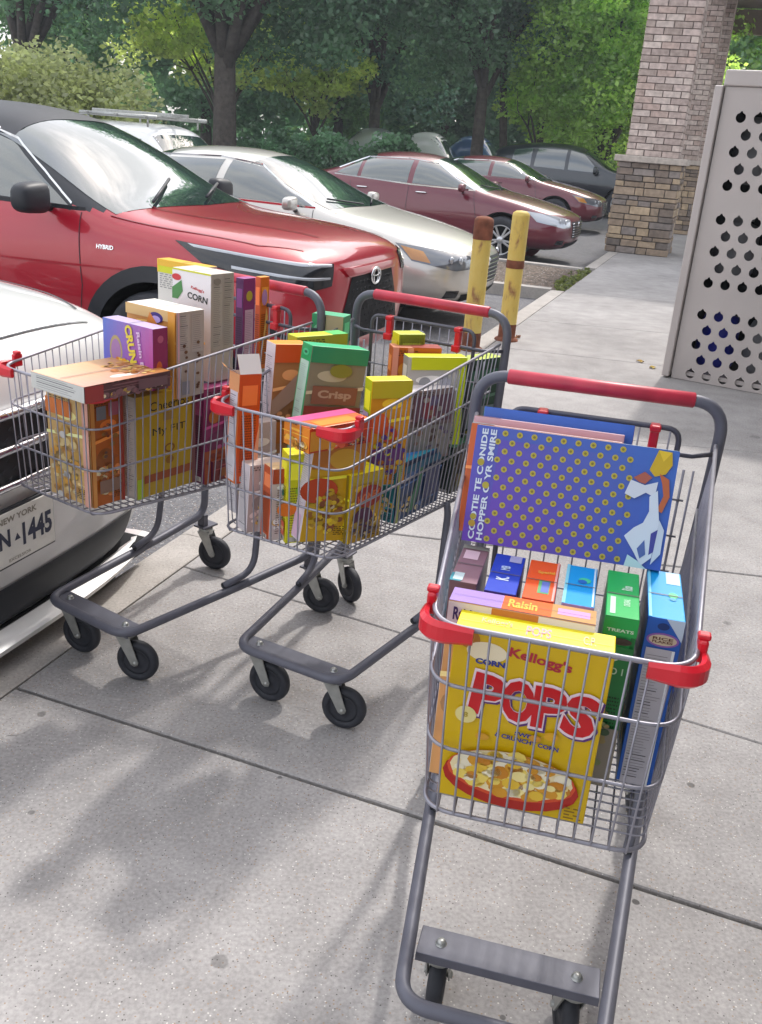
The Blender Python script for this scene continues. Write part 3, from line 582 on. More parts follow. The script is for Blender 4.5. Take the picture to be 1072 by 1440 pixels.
# ------------------------------------------------------------------ boxes of cereal
FR = {'F': lambda w, d, h: (Vector((-w/2, -d/2, 0)), Vector((1, 0, 0)), Vector((0, 0, 1)), w, h), 'K': lambda w, d, h: (Vector((w/2, d/2, 0)), Vector((-1, 0, 0)), Vector((0, 0, 1)), w, h),
      'L': lambda w, d, h: (Vector((-w/2, d/2, 0)), Vector((0, -1, 0)), Vector((0, 0, 1)), d, h), 'R': lambda w, d, h: (Vector((w/2, -d/2, 0)), Vector((0, 1, 0)), Vector((0, 0, 1)), d, h),
      'T': lambda w, d, h: (Vector((-w/2, -d/2, h)), Vector((1, 0, 0)), Vector((0, 1, 0)), w, d)}
def cbox(key, label, cols, decals=(), name='cereal_box', cat='cereal box', group=None, flap=None):
    loc, yaw, lean, roll, w, h, d = BX[key]
    m = M(); rnd = random.Random(key); C_ = {k: hx(v) for k, v in cols.items()}; base = C_['*']
    N_ = {'F': (0, -1, 0), 'K': (0, 1, 0), 'L': (-1, 0, 0), 'R': (1, 0, 0), 'T': (0, 0, 1)}
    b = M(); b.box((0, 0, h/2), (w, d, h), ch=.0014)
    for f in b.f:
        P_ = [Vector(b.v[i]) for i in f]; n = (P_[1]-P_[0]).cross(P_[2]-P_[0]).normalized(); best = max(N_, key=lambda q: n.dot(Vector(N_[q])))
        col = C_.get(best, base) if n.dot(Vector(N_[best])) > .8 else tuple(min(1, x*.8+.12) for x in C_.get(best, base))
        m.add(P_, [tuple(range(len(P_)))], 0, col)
    cnt = {q: 0 for q in 'FKLRT'}
    def quad2(face, P2, col, polys=None, flat=True):
        o, u, v_, Wf, Hf = FR[face](w, d, h); n = u.cross(v_); cnt[face] += 1; off = .0003+.00022*cnt[face]
        m.add([o+u*p[0]+v_*p[1]+n*off for p in P2], polys or [tuple(range(len(P2)))], 0, col)
    def draw(dc):
        face, kind = dc[0], dc[1]; o, u, v_, Wf, Hf = FR[face](w, d, h); a = dc[2]; col = hx(dc[3]) if len(dc) > 3 else None
        if kind == 'r': quad2(face, [(a[0]*Wf, a[1]*Hf), (a[2]*Wf, a[1]*Hf), (a[2]*Wf, a[3]*Hf), (a[0]*Wf, a[3]*Hf)], col)
        elif kind == 'p': quad2(face, [(x*Wf, y*Hf) for x, y in a], col)
        elif kind == 'e':
            k = 20; quad2(face, [((a[0]+a[2]*math.cos(2*math.pi*i/k))*Wf, (a[1]+a[3]*math.sin(2*math.pi*i/k))*Hf) for i in range(k)], col)
        elif kind == 't':
            s, cx, cy, tw, th = a[:5]; rot = R(a[5]) if len(a) > 5 else 0; bold = a[6] if len(a) > 6 else .02
            vs, fs = text_polys(s, bold); P2 = [(cx*Wf+(x*tw*Wf)*math.cos(rot)-(y*th*Hf)*math.sin(rot), cy*Hf+(x*tw*Wf)*math.sin(rot)+(y*th*Hf)*math.cos(rot)) for x, y in vs]
            quad2(face, P2, col, fs)
        elif kind == 'n':      # nutrition panel
            x0, y0, x1, y1 = a; quad2(face, [(x0*Wf, y0*Hf), (x1*Wf, y0*Hf), (x1*Wf, y1*Hf), (x0*Wf, y1*Hf)], col or hx('dcd8d4'))
            y = y1-(y1-y0)*.05; q = hx('55525a'); cnt[face] += 1; o_ = cnt[face]
            while y > y0+(y1-y0)*.05:
                t = .0016 if rnd.random() < .2 else .0006; e_ = x1-(x1-x0)*(.08+.35*rnd.random()); cnt[face] = o_
                quad2(face, [((x0+.06*(x1-x0))*Wf, y*Hf), (e_*Wf, y*Hf), (e_*Wf, y*Hf+t), ((x0+.06*(x1-x0))*Wf, y*Hf+t)], q); y -= .0052/Hf
        elif kind == 'l':      # rows of small print
            x0, y0, x1, y1, st = a; y = y1; cnt[face] += 1; o_ = cnt[face]
            while y > y0:
                x = x0
                while x < x1-.02:
                    l_ = min(rnd.uniform(.03, .10), x1-x); cnt[face] = o_; quad2(face, [(x*Wf, y*Hf), ((x+l_*.8)*Wf, y*Hf), ((x+l_*.8)*Wf, y*Hf+st*.45), (x*Wf, y*Hf+st*.45)], col); x += l_+.015
                y -= st/Hf
        elif kind == 'c':      # heap of cereal / confetti: ellipses
            cx, cy, rx, ry, nn, sz, pal = a; cnt[face] += 1; o_ = cnt[face]
            for i in range(nn):
                t = rnd.uniform(0, 6.283); r = rnd.random()**.5; X = (cx+rx*r*math.cos(t))*Wf; Y = (cy+ry*r*math.sin(t))*Hf; s_ = sz*rnd.uniform(.6, 1.2); k = 9; al = rnd.uniform(0, 3); cnt[face] = o_+(i % 6)
                quad2(face, [(X+s_*math.cos(2*math.pi*j/k+al), Y+.75*s_*math.sin(2*math.pi*j/k+al)) for j in range(k)], hx(rnd.choice(pal)))
            cnt[face] = o_+7
        elif kind == 'h':      # hexagonal dots with a centre
            x0, y0, x1, y1, st, rad = a; cnt[face] += 1; o_ = cnt[face]; j = 0; y = y0*Hf
            while y < y1*Hf:
                x = x0*Wf+(st/2 if j % 2 else 0)-.1*y
                while x < x1*Wf:
                    if x > (x0-.02)*Wf:
                        for rr, c2 in ((rad, col), (rad*.45, tuple(v*.45 for v in col))):
                            cnt[face] = o_+(1 if rr < rad else 0); quad2(face, [(x+rr*math.cos(i*math.pi/5), y+rr*math.sin(i*math.pi/5)) for i in range(10)], c2)
                    x += st
                y += st*.62; j += 1
            cnt[face] = o_+2
        elif kind == 'g':      # printed gradient between four corner inks
            c4 = [hx(q) for q in dc[3]]; x0, y0, x1, y1 = a; cnt[face] += 1; o_ = cnt[face]; nn = 14
            for i in range(nn):
                for j in range(nn):
                    s_, t_ = (i+.5)/nn, (j+.5)/nn; cc_ = tuple((c4[0][q]*(1-s_)+c4[1][q]*s_)*(1-t_)+(c4[2][q]*(1-s_)+c4[3][q]*s_)*t_ for q in range(3)); cnt[face] = o_
                    X0, X1, Y0, Y1 = [(x0+(x1-x0)*q/nn)*Wf for q in (i, i+1)]+[(y0+(y1-y0)*q/nn)*Hf for q in (j, j+1)]; quad2(face, [(X0, Y0), (X1, Y0), (X1, Y1), (X0, Y1)], cc_)
    if (group in (g2, g3) and key not in ('yel', 'crunch', 'corn', 'cheer')) or key in ('lying', 'green', 'blue6', 'pur2'):      # busy printing: panels, product heaps, small print
        for fc in 'FLR':
            o, u, v_, Wf, Hf = FR[fc](w, d, h); bc = C_.get(fc, base)
            def tint(k, sh=0): return '%02x%02x%02x' % tuple(int(max(0, min(1, (x*12.92 if x < .0031 else 1.055*x**(1/2.4)-.055)*k+sh))*255) for x in bc)
            if any(q[0] == fc and q[1] == 'n' for q in decals): continue
            if Wf > .08:
                draw((fc, 'e', (rnd.uniform(.3, .6), rnd.uniform(.72, .8), .26, .05), tint(1.25, .08))); draw((fc, 'e', (rnd.uniform(.3, .6), rnd.uniform(.30, .45), .3, .12), tint(.75, .05)))
                draw((fc, 'c', (.5, .25, .42, .16, 46, .009, [tint(1.2, .1), tint(.7), tint(1, .18), tint(.85, .12), 'e0b850', 'e8d8b0'])))
                draw((fc, 'l', (.08, .90, .55, .955, .006), tint(.45))); draw((fc, 'l', (.6, .05, .92, .14, .005), tint(.4)))
                draw((fc, 'p', ((.0, .58), (1, .64), (1, .67), (0, .61)), tint(1.3, .12)))
            else:
                draw((fc, 'r', (.15, .72, .85, .90), tint(1.25, .12))); draw((fc, 'l', (.15, .1, .85, .62, .0065), tint(.5))); draw((fc, 'r', (.2, .02, .8, .07), 'e8e4e0')); 
                for q in range(9): draw((fc, 'r', (.22+.062*q, .022, .22+.062*q+rnd.choice([.015, .03]), .068), '2a2a2e'))
    decals = [dc if dc[1] != 'g' else (dc[0], 'g', dc[2], dc[3]) for dc in decals]
    for dc in decals:
        if dc[1] == 'g':
            _h = dc[3]; dd = (dc[0], 'g', dc[2], _h); face = dd[0]
            o, u, v_, Wf, Hf = FR[face](w, d, h); c4 = [hx(q) for q in _h]; x0, y0, x1, y1 = dd[2]; cnt[face] += 1; o_ = cnt[face]; nn = 14
            for i in range(nn):
                for j in range(nn):
                    s_, t_ = (i+.5)/nn, (j+.5)/nn; cc_ = tuple((c4[0][q]*(1-s_)+c4[1][q]*s_)*(1-t_)+(c4[2][q]*(1-s_)+c4[3][q]*s_)*t_ for q in range(3)); cnt[face] = o_
                    X0, X1, Y0, Y1 = [(x0+(x1-x0)*q/nn)*Wf for q in (i, i+1)]+[(y0+(y1-y0)*q/nn)*Hf for q in (j, j+1)]; quad2(face, [(X0, Y0), (X1, Y0), (X1, Y1), (X0, Y1)], cc_); cnt[face] = o_
            cnt[face] = o_+1
        else: draw(dc)
    # glue seam of the top flap
    if not flap: draw(('T', 'r', (.02, .46, .98, .475), '6b6460'))
    ob = m.build(name, MAT['card']); ob.matrix_world = Matrix.Translation(loc) @ (Matrix.Rotation(yaw, 4, 'Z') @ Matrix.Rotation(lean, 4, 'X') @ Matrix.Rotation(roll, 4, 'Y'))
    tag(ob, label, cat, group)
    if flap:
        fm = M(); t_ = .0008; c0 = hx(flap)
        def sheet(P_):
            P_ = [Vector(p) for p in P_]; n = (P_[1]-P_[0]).cross(P_[2]-P_[0]).normalized()*t_; fm.add(P_, [tuple(range(len(P_)))], 0, c0); fm.add([p+n for p in P_], [tuple(range(len(P_)))], 0, hx('e6e0dc'))
        sheet([(-w/2, -d/2, h), (w/2, -d/2, h), (w/2, -d*.1, h+.045), (-w/2, -d*.1, h+.045)]); sheet([(-w/2, d/2, h), (-w/2, -d/2*.6, h+.002), (-w/2-.035, -d*.2, h+.02), (-w/2-.03, d*.4, h+.025)])
        fm.build('open_flap', MAT['card'], ob)
    return ob
BX = {   # base centre, yaw, lean, roll, width, height, depth (metres, radians)
    'pops': ((0.2369, 1.2134, 0.5682), -0.2172, 0.0349, 0.0000, 0.225, 0.295, 0.06),
    'lying': ((0.2185, 1.2490, 0.5731), -0.2172, -0.0524, 0.0000, 0.215, 0.3, 0.05),
    'green': ((0.3909, 1.3503, 0.5650), -0.2172, 0.0000, 0.0000, 0.05, 0.3, 0.17),
    'blue6': ((0.4608, 1.3631, 0.5640), -0.2172, 0.0000, 0.0000, 0.055, 0.3, 0.18),
    'lblue': ((0.3290, 1.3798, 0.5700), -0.2172, 0.0000, 0.0000, 0.05, 0.29, 0.15),
    'orange': ((0.2684, 1.3886, 0.5700), -0.2172, 0.0000, 0.0000, 0.05, 0.29, 0.15),
    'blue2': ((0.2109, 1.4032, 0.5700), -0.2172, 0.0000, 0.0000, 0.05, 0.29, 0.15),
    'brown': ((0.1559, 1.4426, 0.5640), -0.2172, 0.0000, 0.0000, 0.045, 0.29, 0.15),
    'purple': ((0.3093, 1.4880, 0.8649), -0.1998, -0.2618, 0.0000, 0.335, 0.2, 0.03),
    'pur2': ((0.2774, 1.6040, 0.8369), -0.1998, -0.2618, 0.0000, 0.27, 0.2, 0.03),
    'pur3': ((0.2875, 1.6463, 0.8389), -0.1998, -0.2618, 0.0000, 0.275, 0.2, 0.03),
    'pur4': ((0.3109, 1.6867, 0.8473), -0.1998, -0.2618, 0.0000, 0.28, 0.2, 0.035),
    'd': ((-0.1810, 2.4311, 0.6919), 0.5760, 0.0000, 0.1222, 0.17, 0.3, 0.055),
    'b': ((-0.2935, 2.4807, 0.6818), 0.5760, 0.0000, 0.0524, 0.1, 0.3, 0.055),
    'a': ((-0.3636, 2.2612, 0.6671), 0.6633, 0.0000, 0.0349, 0.06, 0.28, 0.05),
    'c': ((-0.2151, 2.6477, 0.6990), 0.6633, 0.0000, 0.0000, 0.17, 0.28, 0.05),
    'e': ((-0.1421, 2.1824, 0.8100), 0.7505, 0.0000, 0.0000, 0.19, 0.06, 0.1),
    'f': ((-0.2202, 2.1941, 0.5450), 0.4015, 0.0000, 0.0000, 0.05, 0.233, 0.055),
    'g': ((-0.1458, 2.1893, 0.5569), 0.5760, 0.0000, 0.1222, 0.15, 0.27, 0.05),
    'h': ((-0.0745, 2.2571, 0.5450), 0.7854, 0.0000, 0.0000, 0.11, 0.183, 0.1),
    'i': ((0.0582, 2.4707, 0.5450), 1.0298, 0.0000, 0.0000, 0.24, 0.165, 0.09),
    'j1': ((0.0393, 2.6605, 0.7500), 0.4015, 0.0000, 0.0000, 0.08, 0.25, 0.05),
    'j2': ((0.0599, 2.6281, 0.7200), 0.2269, 0.0000, 0.0000, 0.14, 0.25, 0.05),
    'j3': ((0.1156, 2.5841, 0.7070), 0.3142, 0.0000, 0.0000, 0.17, 0.25, 0.045),
    'j4': ((-0.0062, 2.3631, 0.6560), 0.4015, 0.0000, 0.0000, 0.11, 0.28, 0.05),
    'j5': ((0.0881, 2.5313, 0.6800), 0.6633, 0.0000, 0.0000, 0.17, 0.2, 0.07),
    'j6': ((0.2354, 2.7906, 0.5960), 0.7505, 0.0000, 0.0000, 0.2, 0.32, 0.06),
    'j7': ((0.2257, 2.7293, 0.5450), 1.0996, 0.0000, 0.0000, 0.24, 0.143, 0.06),
    'l': ((-0.1943, 2.8603, 0.8000), -0.2967, 0.0000, 0.0000, 0.1, 0.2, 0.06),
    'ob': ((-0.7860, 2.3460, 0.5580), 0.9836, 0.0000, 0.0000, 0.1, 0.29, 0.17),
    'tan': ((-0.7238, 2.3091, 0.8700), 0.9836, 0.0000, 0.0000, 0.27, 0.04, 0.2),
    'yel': ((-0.6130, 2.4390, 0.5580), 0.9836, 0.0000, 0.0000, 0.21, 0.28, 0.05),
    'mag': ((-0.4828, 2.6336, 0.5400), 0.9836, 0.0000, 0.0000, 0.19, 0.28, 0.05),
    'crunch': ((-0.6753, 2.4430, 0.8520), 0.9836, 0.0000, 0.0000, 0.05, 0.16, 0.19),
    'tanf': ((-0.6187, 2.5366, 0.8140), 0.9836, 0.0000, 0.0000, 0.1, 0.23, 0.19),
    'corn': ((-0.5464, 2.6797, 0.8250), 0.9836, 0.0000, 0.0000, 0.09, 0.3, 0.15),
    'cheer': ((-0.6850, 3.1043, 0.7840), 0.9836, 0.0000, 0.0000, 0.05, 0.3, 0.22),
    'pur': ((-0.4412, 2.7688, 0.8000), 0.9836, 0.0000, 0.0000, 0.05, 0.3, 0.03),
    'or2': ((-0.4088, 2.8843, 0.7900), 0.9836, 0.0000, 0.0000, 0.04, 0.3, 0.02),
    'k1': ((-0.3118, 2.2486, 0.5464), 0.6633, 0.0000, 0.0349, 0.1, 0.18, 0.05),
    'k2': ((-0.2311, 2.2277, 0.5417), 0.5760, 0.0000, 0.0349, 0.14, 0.19, 0.05),
    'k3': ((-0.3493, 2.3610, 0.5540), 0.7505, 0.0000, 0.0000, 0.12, 0.24, 0.04),
    'k4': ((-0.4537, 2.6794, 0.5450), 0.9836, 0.0000, 0.0000, 0.25, 0.061, 0.08),
}
g1 = 'cereal boxes in the nearest cart'; g2 = 'cereal boxes in the middle cart'; g3 = 'cereal boxes in the left cart'
TAN = ['c98a45', 'e2b45e', 'b06a30', 'e9cf8a', 'd79b50']; 
def letters(face, word, x0, y0, wd, ht, col, out, rots, gap=1.0, ys=None, sh='5a2f7a'):
    L_ = []
    for ps, (cc, bo, dx, dy, g_) in enumerate(((sh, .075, .012, -.010, 1.16), (out, .07, 0, 0, 1.14), (col, .045, 0, 0, 1.0))):
        for i, ch_ in enumerate(word): L_.append((face, 't', (ch_, x0+i*wd*gap+dx, y0+(ys[i] if ys else 0)+dy, wd*g_*.98, ht*g_, rots[i], bo), cc))
    return L_
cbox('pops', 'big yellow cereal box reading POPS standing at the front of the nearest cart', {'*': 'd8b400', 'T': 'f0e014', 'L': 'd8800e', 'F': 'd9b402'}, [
    ('L', 'r', (0, 0, .5, 1), 'c03020'),
    ('F', 'e', (.10, .955, .07, .05), 'b0761e'), ('F', 'e', (.22, .90, .13, .055), 'efe2c0'),
    ('F', 't', ("Kellogg's", .56, .905, .40, .07, -6, .03), 'b3243a'), ('F', 't', ('CORN', .25, .845, .19, .032, 0, .05), '2d3a8c'),
    ] + letters('F', 'POPS', .26, .66, .215, .24, 'cf1620', 'f3dfe8', (-6, 4, 0, -8), .93, (.0, .0, -.005, -.015)) + [
    ('F', 'e', (.135, .53, .07, .05), 'e6d890'), ('F', 't', ('8', .135, .53, .03, .03, 0, .03), 'b09a2a'),
    ('F', 't', ('SWEET', .55, .475, .17, .024, -3, .04), '2d3a8c'), ('F', 't', ('& CRUNCHY CORN', .55, .44, .42, .026, -4, .04), '2d3a8c'),
    ('F', 'e', (.60, .47, .04, .02), 'd0942c'), ('F', 'e', (.26, .42, .045, .02), 'd8a030'), ('F', 'e', (.70, .50, .045, .025), 'e0aa20'),
    ('F', 'e', (.48, .18, .455, .165), 'b02418'), ('F', 'e', (.48, .215, .43, .145), 'd8502a'), ('F', 'e', (.48, .225, .41, .135), 'f0e0b0'),
    ('F', 'c', (.48, .22, .36, .12, 120, .0125, ['e8c03c', 'f2d868', 'd89a28', 'f6e69a', 'c98420', 'f4ecd0'])),
    ('F', 'l', (.86, .02, .98, .10, .006), '8a6a10'),
    ('T', 't', ("POPS", .52, .5, .16, .45, 0, .03), 'e0a0a0'), ('T', 't', ("Kellogg's", .25, .6, .2, .3, 0, .02), 'e8c090'), ('T', 't', ('C.P.', .84, .5, .08, .4, 0, .02), 'e8c090')], group=g1)
cbox('lying', 'white and tan cereal box right behind the yellow POPS box', {'*': 'c79a62', 'F': 'd5a66a', 'T': 'b58ab0', 'L': 'e8e0e4'}, [
    ('F', 'r', (0, .86, 1, 1), 'e6dce2'), ('F', 'r', (.30, .86, .62, 1), 'c77a3c'), ('F', 'r', (0, .80, 1, .87), 'e2b070'), ('F', 't', ('Raisin', .12, .94, .16, .07, 0, .03), '402a6a'), ('F', 't', ('14 GRAINS', .5, .925, .2, .04, 0, .03), '6a3a18'), ('F', 't', ('12 GRAMS', .84, .925, .2, .04, 0, .03), '6a3a18'),
    ('T', 'r', (0, 0, .36, 1), 'a88ad0'), ('T', 'r', (.36, 0, .70, 1), 'e86a1c'), ('T', 'r', (.70, 0, 1, 1), 'c9985a'), ('T', 'r', (.74, .3, .96, .75), 'd6a0d8'), ('T', 't', ('Raisin', .5, .5, .2, .6, 0, .03), 'f2c24a')], group=g1)
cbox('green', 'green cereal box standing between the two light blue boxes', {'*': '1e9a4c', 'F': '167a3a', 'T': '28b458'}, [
    ('T', 'r', (.12, .05, .28, .40), 'c8e2d0'), ('T', 't', ('Rice', .62, .62, .34, .10, 90, .03), 'd4f0dc'), ('T', 't', ('ORIGINAL', .62, .3, .5, .06, 90, .02), 'bfe6c8'),
    ('F', 'r', (0, .90, 1, 1), '23a850'), ('F', 't', ('TREATS', .5, .93, .8, .018, 0, .03), 'cfe8d4'), ('F', 'e', (.6, .87, .3, .02), '3a3028'), ('F', 'r', (0, .55, 1, .84), '1d7a3c'), ('F', 't', ('U', .4, .78, .4, .05, 0, .03), 'd8ead8'), ('F', 't', ('NO 1', .5, .70, .6, .04, 0, .02), 'bcd8c0'), ('F', 'r', (0, 0, 1, .36), '8a8478'), ('F', 'c', (.4, .3, .4, .2, 24, .008, ['5a6a4a', '7a8a5a', '3d5a3a', '9a8a5a']))], group=g1)
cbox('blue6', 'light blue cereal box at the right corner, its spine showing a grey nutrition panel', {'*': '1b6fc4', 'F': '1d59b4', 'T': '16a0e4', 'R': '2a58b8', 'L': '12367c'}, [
    ('T', 'r', (.55, .72, .95, .98), 'bfe0f2'), ('T', 'e', (.72, .48, .14, .06), '58d090'), ('T', 'e', (.70, .40, .1, .03), '3aa0c0'), ('T', 'r', (.02, .0, .1, 1), '8adcf4'),
    ('F', 'p', ((.5, 1), (1, 1), (1, .88), ), 'b8c8dc'), ('F', 'e', (.45, .955, .16, .02), '0e3070'), ('F', 'e', (.5, .88, .44, .04), '8a5aa8'), ('F', 'e', (.5, .88, .38, .03), 'c8b8a0'), ('F', 't', ('RICE', .5, .888, .55, .016, 0, .03), '603828'), ('F', 't', ('FLAKES', .5, .870, .55, .014, 0, .03), '603828'),
    ('F', 'n', (.10, .0, .80, .83), 'b4b2bc'), ('F', 'r', (.80, 0, .88, .83), 'dfe4ea')], group=g1)
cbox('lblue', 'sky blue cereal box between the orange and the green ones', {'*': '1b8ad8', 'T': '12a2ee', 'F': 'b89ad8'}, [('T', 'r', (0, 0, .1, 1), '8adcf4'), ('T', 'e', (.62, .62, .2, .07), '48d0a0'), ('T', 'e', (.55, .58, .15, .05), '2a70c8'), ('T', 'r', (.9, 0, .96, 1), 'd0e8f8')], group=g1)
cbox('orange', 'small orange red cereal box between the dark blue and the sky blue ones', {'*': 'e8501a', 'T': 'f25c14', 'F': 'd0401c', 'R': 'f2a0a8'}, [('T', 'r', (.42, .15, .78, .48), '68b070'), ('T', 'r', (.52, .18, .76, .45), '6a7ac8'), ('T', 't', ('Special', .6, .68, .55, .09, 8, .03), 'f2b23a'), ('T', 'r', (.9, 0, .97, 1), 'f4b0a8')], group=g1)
cbox('blue2', 'dark blue cereal box between the brown and the orange ones', {'*': '2a3fb0', 'T': '2444c0', 'F': '3a2a90'}, [('T', 't', ('K.', .45, .35, .3, .14, 90, .04), 'd8e4f8'), ('T', 't', ('MB', .45, .62, .35, .10, 90, .03), 'c0d4f8'), ('T', 'r', (.5, .8, .9, .98), 'b0b0d8')], group=g1)
cbox('brown', 'dull brown cereal box tucked at the left corner of the nearest cart', {'*': '8a6a70', 'T': '94707a', 'F': '7a5a62', 'L': '3a8a98'}, [('T', 'r', (.15, .62, .7, .86), 'e6c6d2'), ('T', 'r', (0, 0, .4, .2), '3a9aaa'), ('T', 'r', (.1, .03, .45, .22), 'c8dce0'), ('T', 'r', (.0, .9, 1, 1), 'b8b8a8')], group=g1)
gd = [('F', 'g', (0, 0, 1, 1), ('6a3ab0', '2a5ab8', '4a5cb8', '3a6ac0')), ('F', 'g', (.12, 0, .78, .9), ('6c3cb4', '3f50b4', '5a4cb4', '4466b8')), ('F', 'h', (.13, .045, .80, .97, .0245, .0052), 'b6a83a')]
gd += [('F', 't', ('COOTIE TE CONIDE', .045, .50, .31*2.0*.92, .052, 90, .03), 'd6e2f0'), ('F', 't', ('HOPPER O YR SMIRE', .088, .50, .31*2.0*.92, .052, 90, .03), 'd6e2f0'), ('F', 'e', (.043, .69, .018, .03), 'a89a2c'), ('F', 'e', (.084, .50, .018, .03), 'b0a434'), ('F', 'e', (.041, .16, .018, .03), 'b8962c'), ('F', 'e', (.043, .22, .016, .027), 'a89a2c')]
gd += [('F', 'l', (.115, .52, .135, .95, .004), 'a8b8e0'), ('F', 'l', (.115, .06, .13, .42, .004), 'a8b8e0')]
gd += [('F', 'p', ((.87, .82), (.90, .99), (.965, .985), (.975, .88), (.95, .80), (.90, .77)), 'c8a81e'), ('F', 'p', ((.90, .99), (.93, .90), (.965, .985)), 'e0c030'), ('F', 'p', ((.80, .74), (.85, .80), (.89, .76), (.86, .70), (.83, .71)), 'a85a4a'), ('F', 'p', ((.92, .80), (.97, .76), (.985, .62), (.96, .48), (.935, .50), (.955, .62), (.94, .72)), 'b8623a'),
       ('F', 'p', ((.77, .60), (.79, .72), (.86, .69), (.92, .73), (.915, .60), (.87, .63), (.82, .57)), 'cfd8e6'), ('F', 'p', ((.89, .60), (.925, .66), (.955, .40), (.945, .10), (.90, .02), (.86, .12), (.80, .25), (.84, .33), (.88, .38), (.90, .48)), 'cfdcec'), ('F', 'p', ((.955, .42), (.985, .34), (.985, .14), (.945, .04), (.95, .20)), 'c4d2e4'), ('F', 'p', ((.925, .30), (.955, .34), (.95, .15), (.93, .12)), '3a3f96'), ('F', 'p', ((.87, .16), (.90, .24), (.915, .12), (.89, .08)), '4a66a8'), ('F', 'p', ((.82, .0), (.83, .10), (.88, .06), (.93, .0)), 'b8dce6')]
gd += [('T', 'r', (0, 0, 1, .5), 'c8dfe2')]
cbox('purple', 'blue and purple cereal box with yellow dots lying on its side on the pile', {'*': '4a58b0', 'T': '5a8ac8', 'R': 'd8e4e8', 'L': '8a3ab0'}, gd, group=g1)
cbox('pur2', 'orange sided cereal box directly behind the purple dotted one', {'*': 'c9672c', 'T': 'e6d8d4', 'L': 'b8541e', 'F': 'd0622a'}, [('L', 'r', (.0, .3, .5, .8), '8a7a3a'), ('T', 'l', (.05, .2, .95, .8, .006), 'c0a8b8'), ('T', 'r', (0, 0, .15, 1), '9ad0d0')], group=g1)
cbox('pur3', 'pale pink topped cereal box, third in the leaning pile', {'*': 'cfa0a8', 'T': 'eac8c4', 'L': 'd0455a', 'R': '8a2a38'}, [('T', 'l', (.1, .2, .95, .8, .006), 'b89098'), ('T', 'r', (0, 0, .18, 1), 'e8a070')], group=g1)
cbox('pur4', 'bright blue topped cereal box at the back of the leaning pile', {'*': '3a66c0', 'T': '2f6cd0', 'L': '4aa0a0', 'R': 'c04848'}, [('T', 'r', (0, 0, 1, .3), '9ac8d8'), ('T', 'r', (0, .0, .12, 1), '4ab8a8')], group=g1)
NUT = lambda f, x0=.12, y0=.04, x1=.88, y1=.93, c='d4d0d2': (f, 'n', (x0, y0, x1, y1), c)
cbox('d', 'green topped cereal box with a pale green spine standing in the middle cart', {'*': '7a7468', 'F': '8a8470', 'L': '22a060', 'T': '30b87c', 'R': '6a625a'}, [NUT('L', .1, .02, .9, .86, 'b8d8c8'), ('L', 'e', (.5, .93, .3, .03), '4ac088'), ('L', 'e', (.5, .93, .14, .012), '1c5a3a'), ('F', 'r', (0, .86, 1, 1), '2f8f62'), ('F', 'e', (.55, .80, .2, .06), '8a8a3a'), ('F', 'r', (.1, .50, .9, .66), '8a5a4a'), ('F', 't', ('Crisp', .5, .58, .6, .09, 0, .04), 'b89a8a'), ('F', 'r', (0, .28, 1, .48), '8a3a36'), ('F', 'c', (.5, .2, .4, .14, 50, .011, ['a07a4a', '8a6238', 'b8946a', '6a4a30']))], group=g2)
cbox('b', 'orange topped cereal box with a white spine, left of the green topped one', {'*': 'c8621e', 'F': 'b07a4a', 'L': 'e2d6da', 'T': 'f09a2c', 'R': '8a5a3a'}, [NUT('L', .14, .02, .9, .92, 'dccfd6'), ('F', 'r', (0, .84, 1, 1), 'd8561c'), ('F', 'p', ((0, .5), (1, .84), (1, .60), (0, .34)), 'a88c7c'), ('F', 'r', (0, .1, 1, .3), 'b86a1e')], group=g2)
cbox('a', 'orange cereal box with torn open top flaps at the left end of the middle cart', {'*': 'd8581c', 'F': 'd4501c', 'L': 'd8702a', 'T': '6a4a3a', 'R': 'c04a1a'}, [NUT('L', .12, .02, .88, .84, 'd6d2da'), ('L', 'r', (0, .84, 1, 1), 'dfa070'), ('F', 'p', ((.6, 0), (1, 0), (1, .6)), 'e8a080')], flap='dfa05a', group=g2)
cbox('c', 'yellow green topped cereal box just behind the green topped one', {'*': 'a8c020', 'T': 'c8e020', 'F': 'b0b838', 'L': 'c8c030'}, [('T', 'r', (.7, 0, 1, 1), '5ac86a')], group=g2)
cbox('e', 'orange cereal box lying flat right above the front red corner of the middle cart', {'*': 'd86a1c', 'T': 'ee6a1a', 'F': 'c8401c', 'L': 'e88a2c'}, [('T', 'r', (0, .6, 1, 1), 'd8508a'), ('T', 'r', (.2, .1, .8, .5), 'f28a1e'), ('F', 'r', (.0, .1, .4, .9), 'd8942a')], group=g2)
cbox('f', 'bright yellow cereal box spine with a small dark dot, behind the lower front wires', {'*': 'd8d40c', 'F': 'd0d21a', 'L': 'e2d60e', 'T': 'e8e020'}, [('L', 'e', (.5, .55, .2, .035), '2a8a6a'), ('L', 'e', (.5, .55, .09, .015), '1a4a5a'), ('L', 'r', (.1, .08, .9, .24), 'e06a50'), ('L', 't', ('Honey', .5, .16, .7, .07, 0, .03), 'f2e0a0'), ('F', 'e', (0, .4, .5, .08), 'e87a20'), ('F', 'e', (.7, .6, .3, .05), '9ac020')], group=g2)
cbox('g', 'cereal box with a lilac white spine leaning beside the yellow ones', {'*': 'b88a34', 'F': 'd8a81c', 'L': 'ddd3de', 'T': 'c8b8b0'}, [NUT('L', .15, .3, .9, .95, 'd6cdd8'), ('L', 'r', (.1, .02, .8, .25), 'e0b8d8'), ('F', 'r', (0, .7, 1, 1), 'c27a30'), ('F', 'e', (.2, .5, .35, .12), 'c84a20'), ('F', 'e', (.6, .8, .3, .1), 'd8a838'), ('F', 'c', (.4, .3, .35, .2, 60, .01, ['c8a428', 'e0bc30', 'a06a28', '8a5030']))], group=g2)
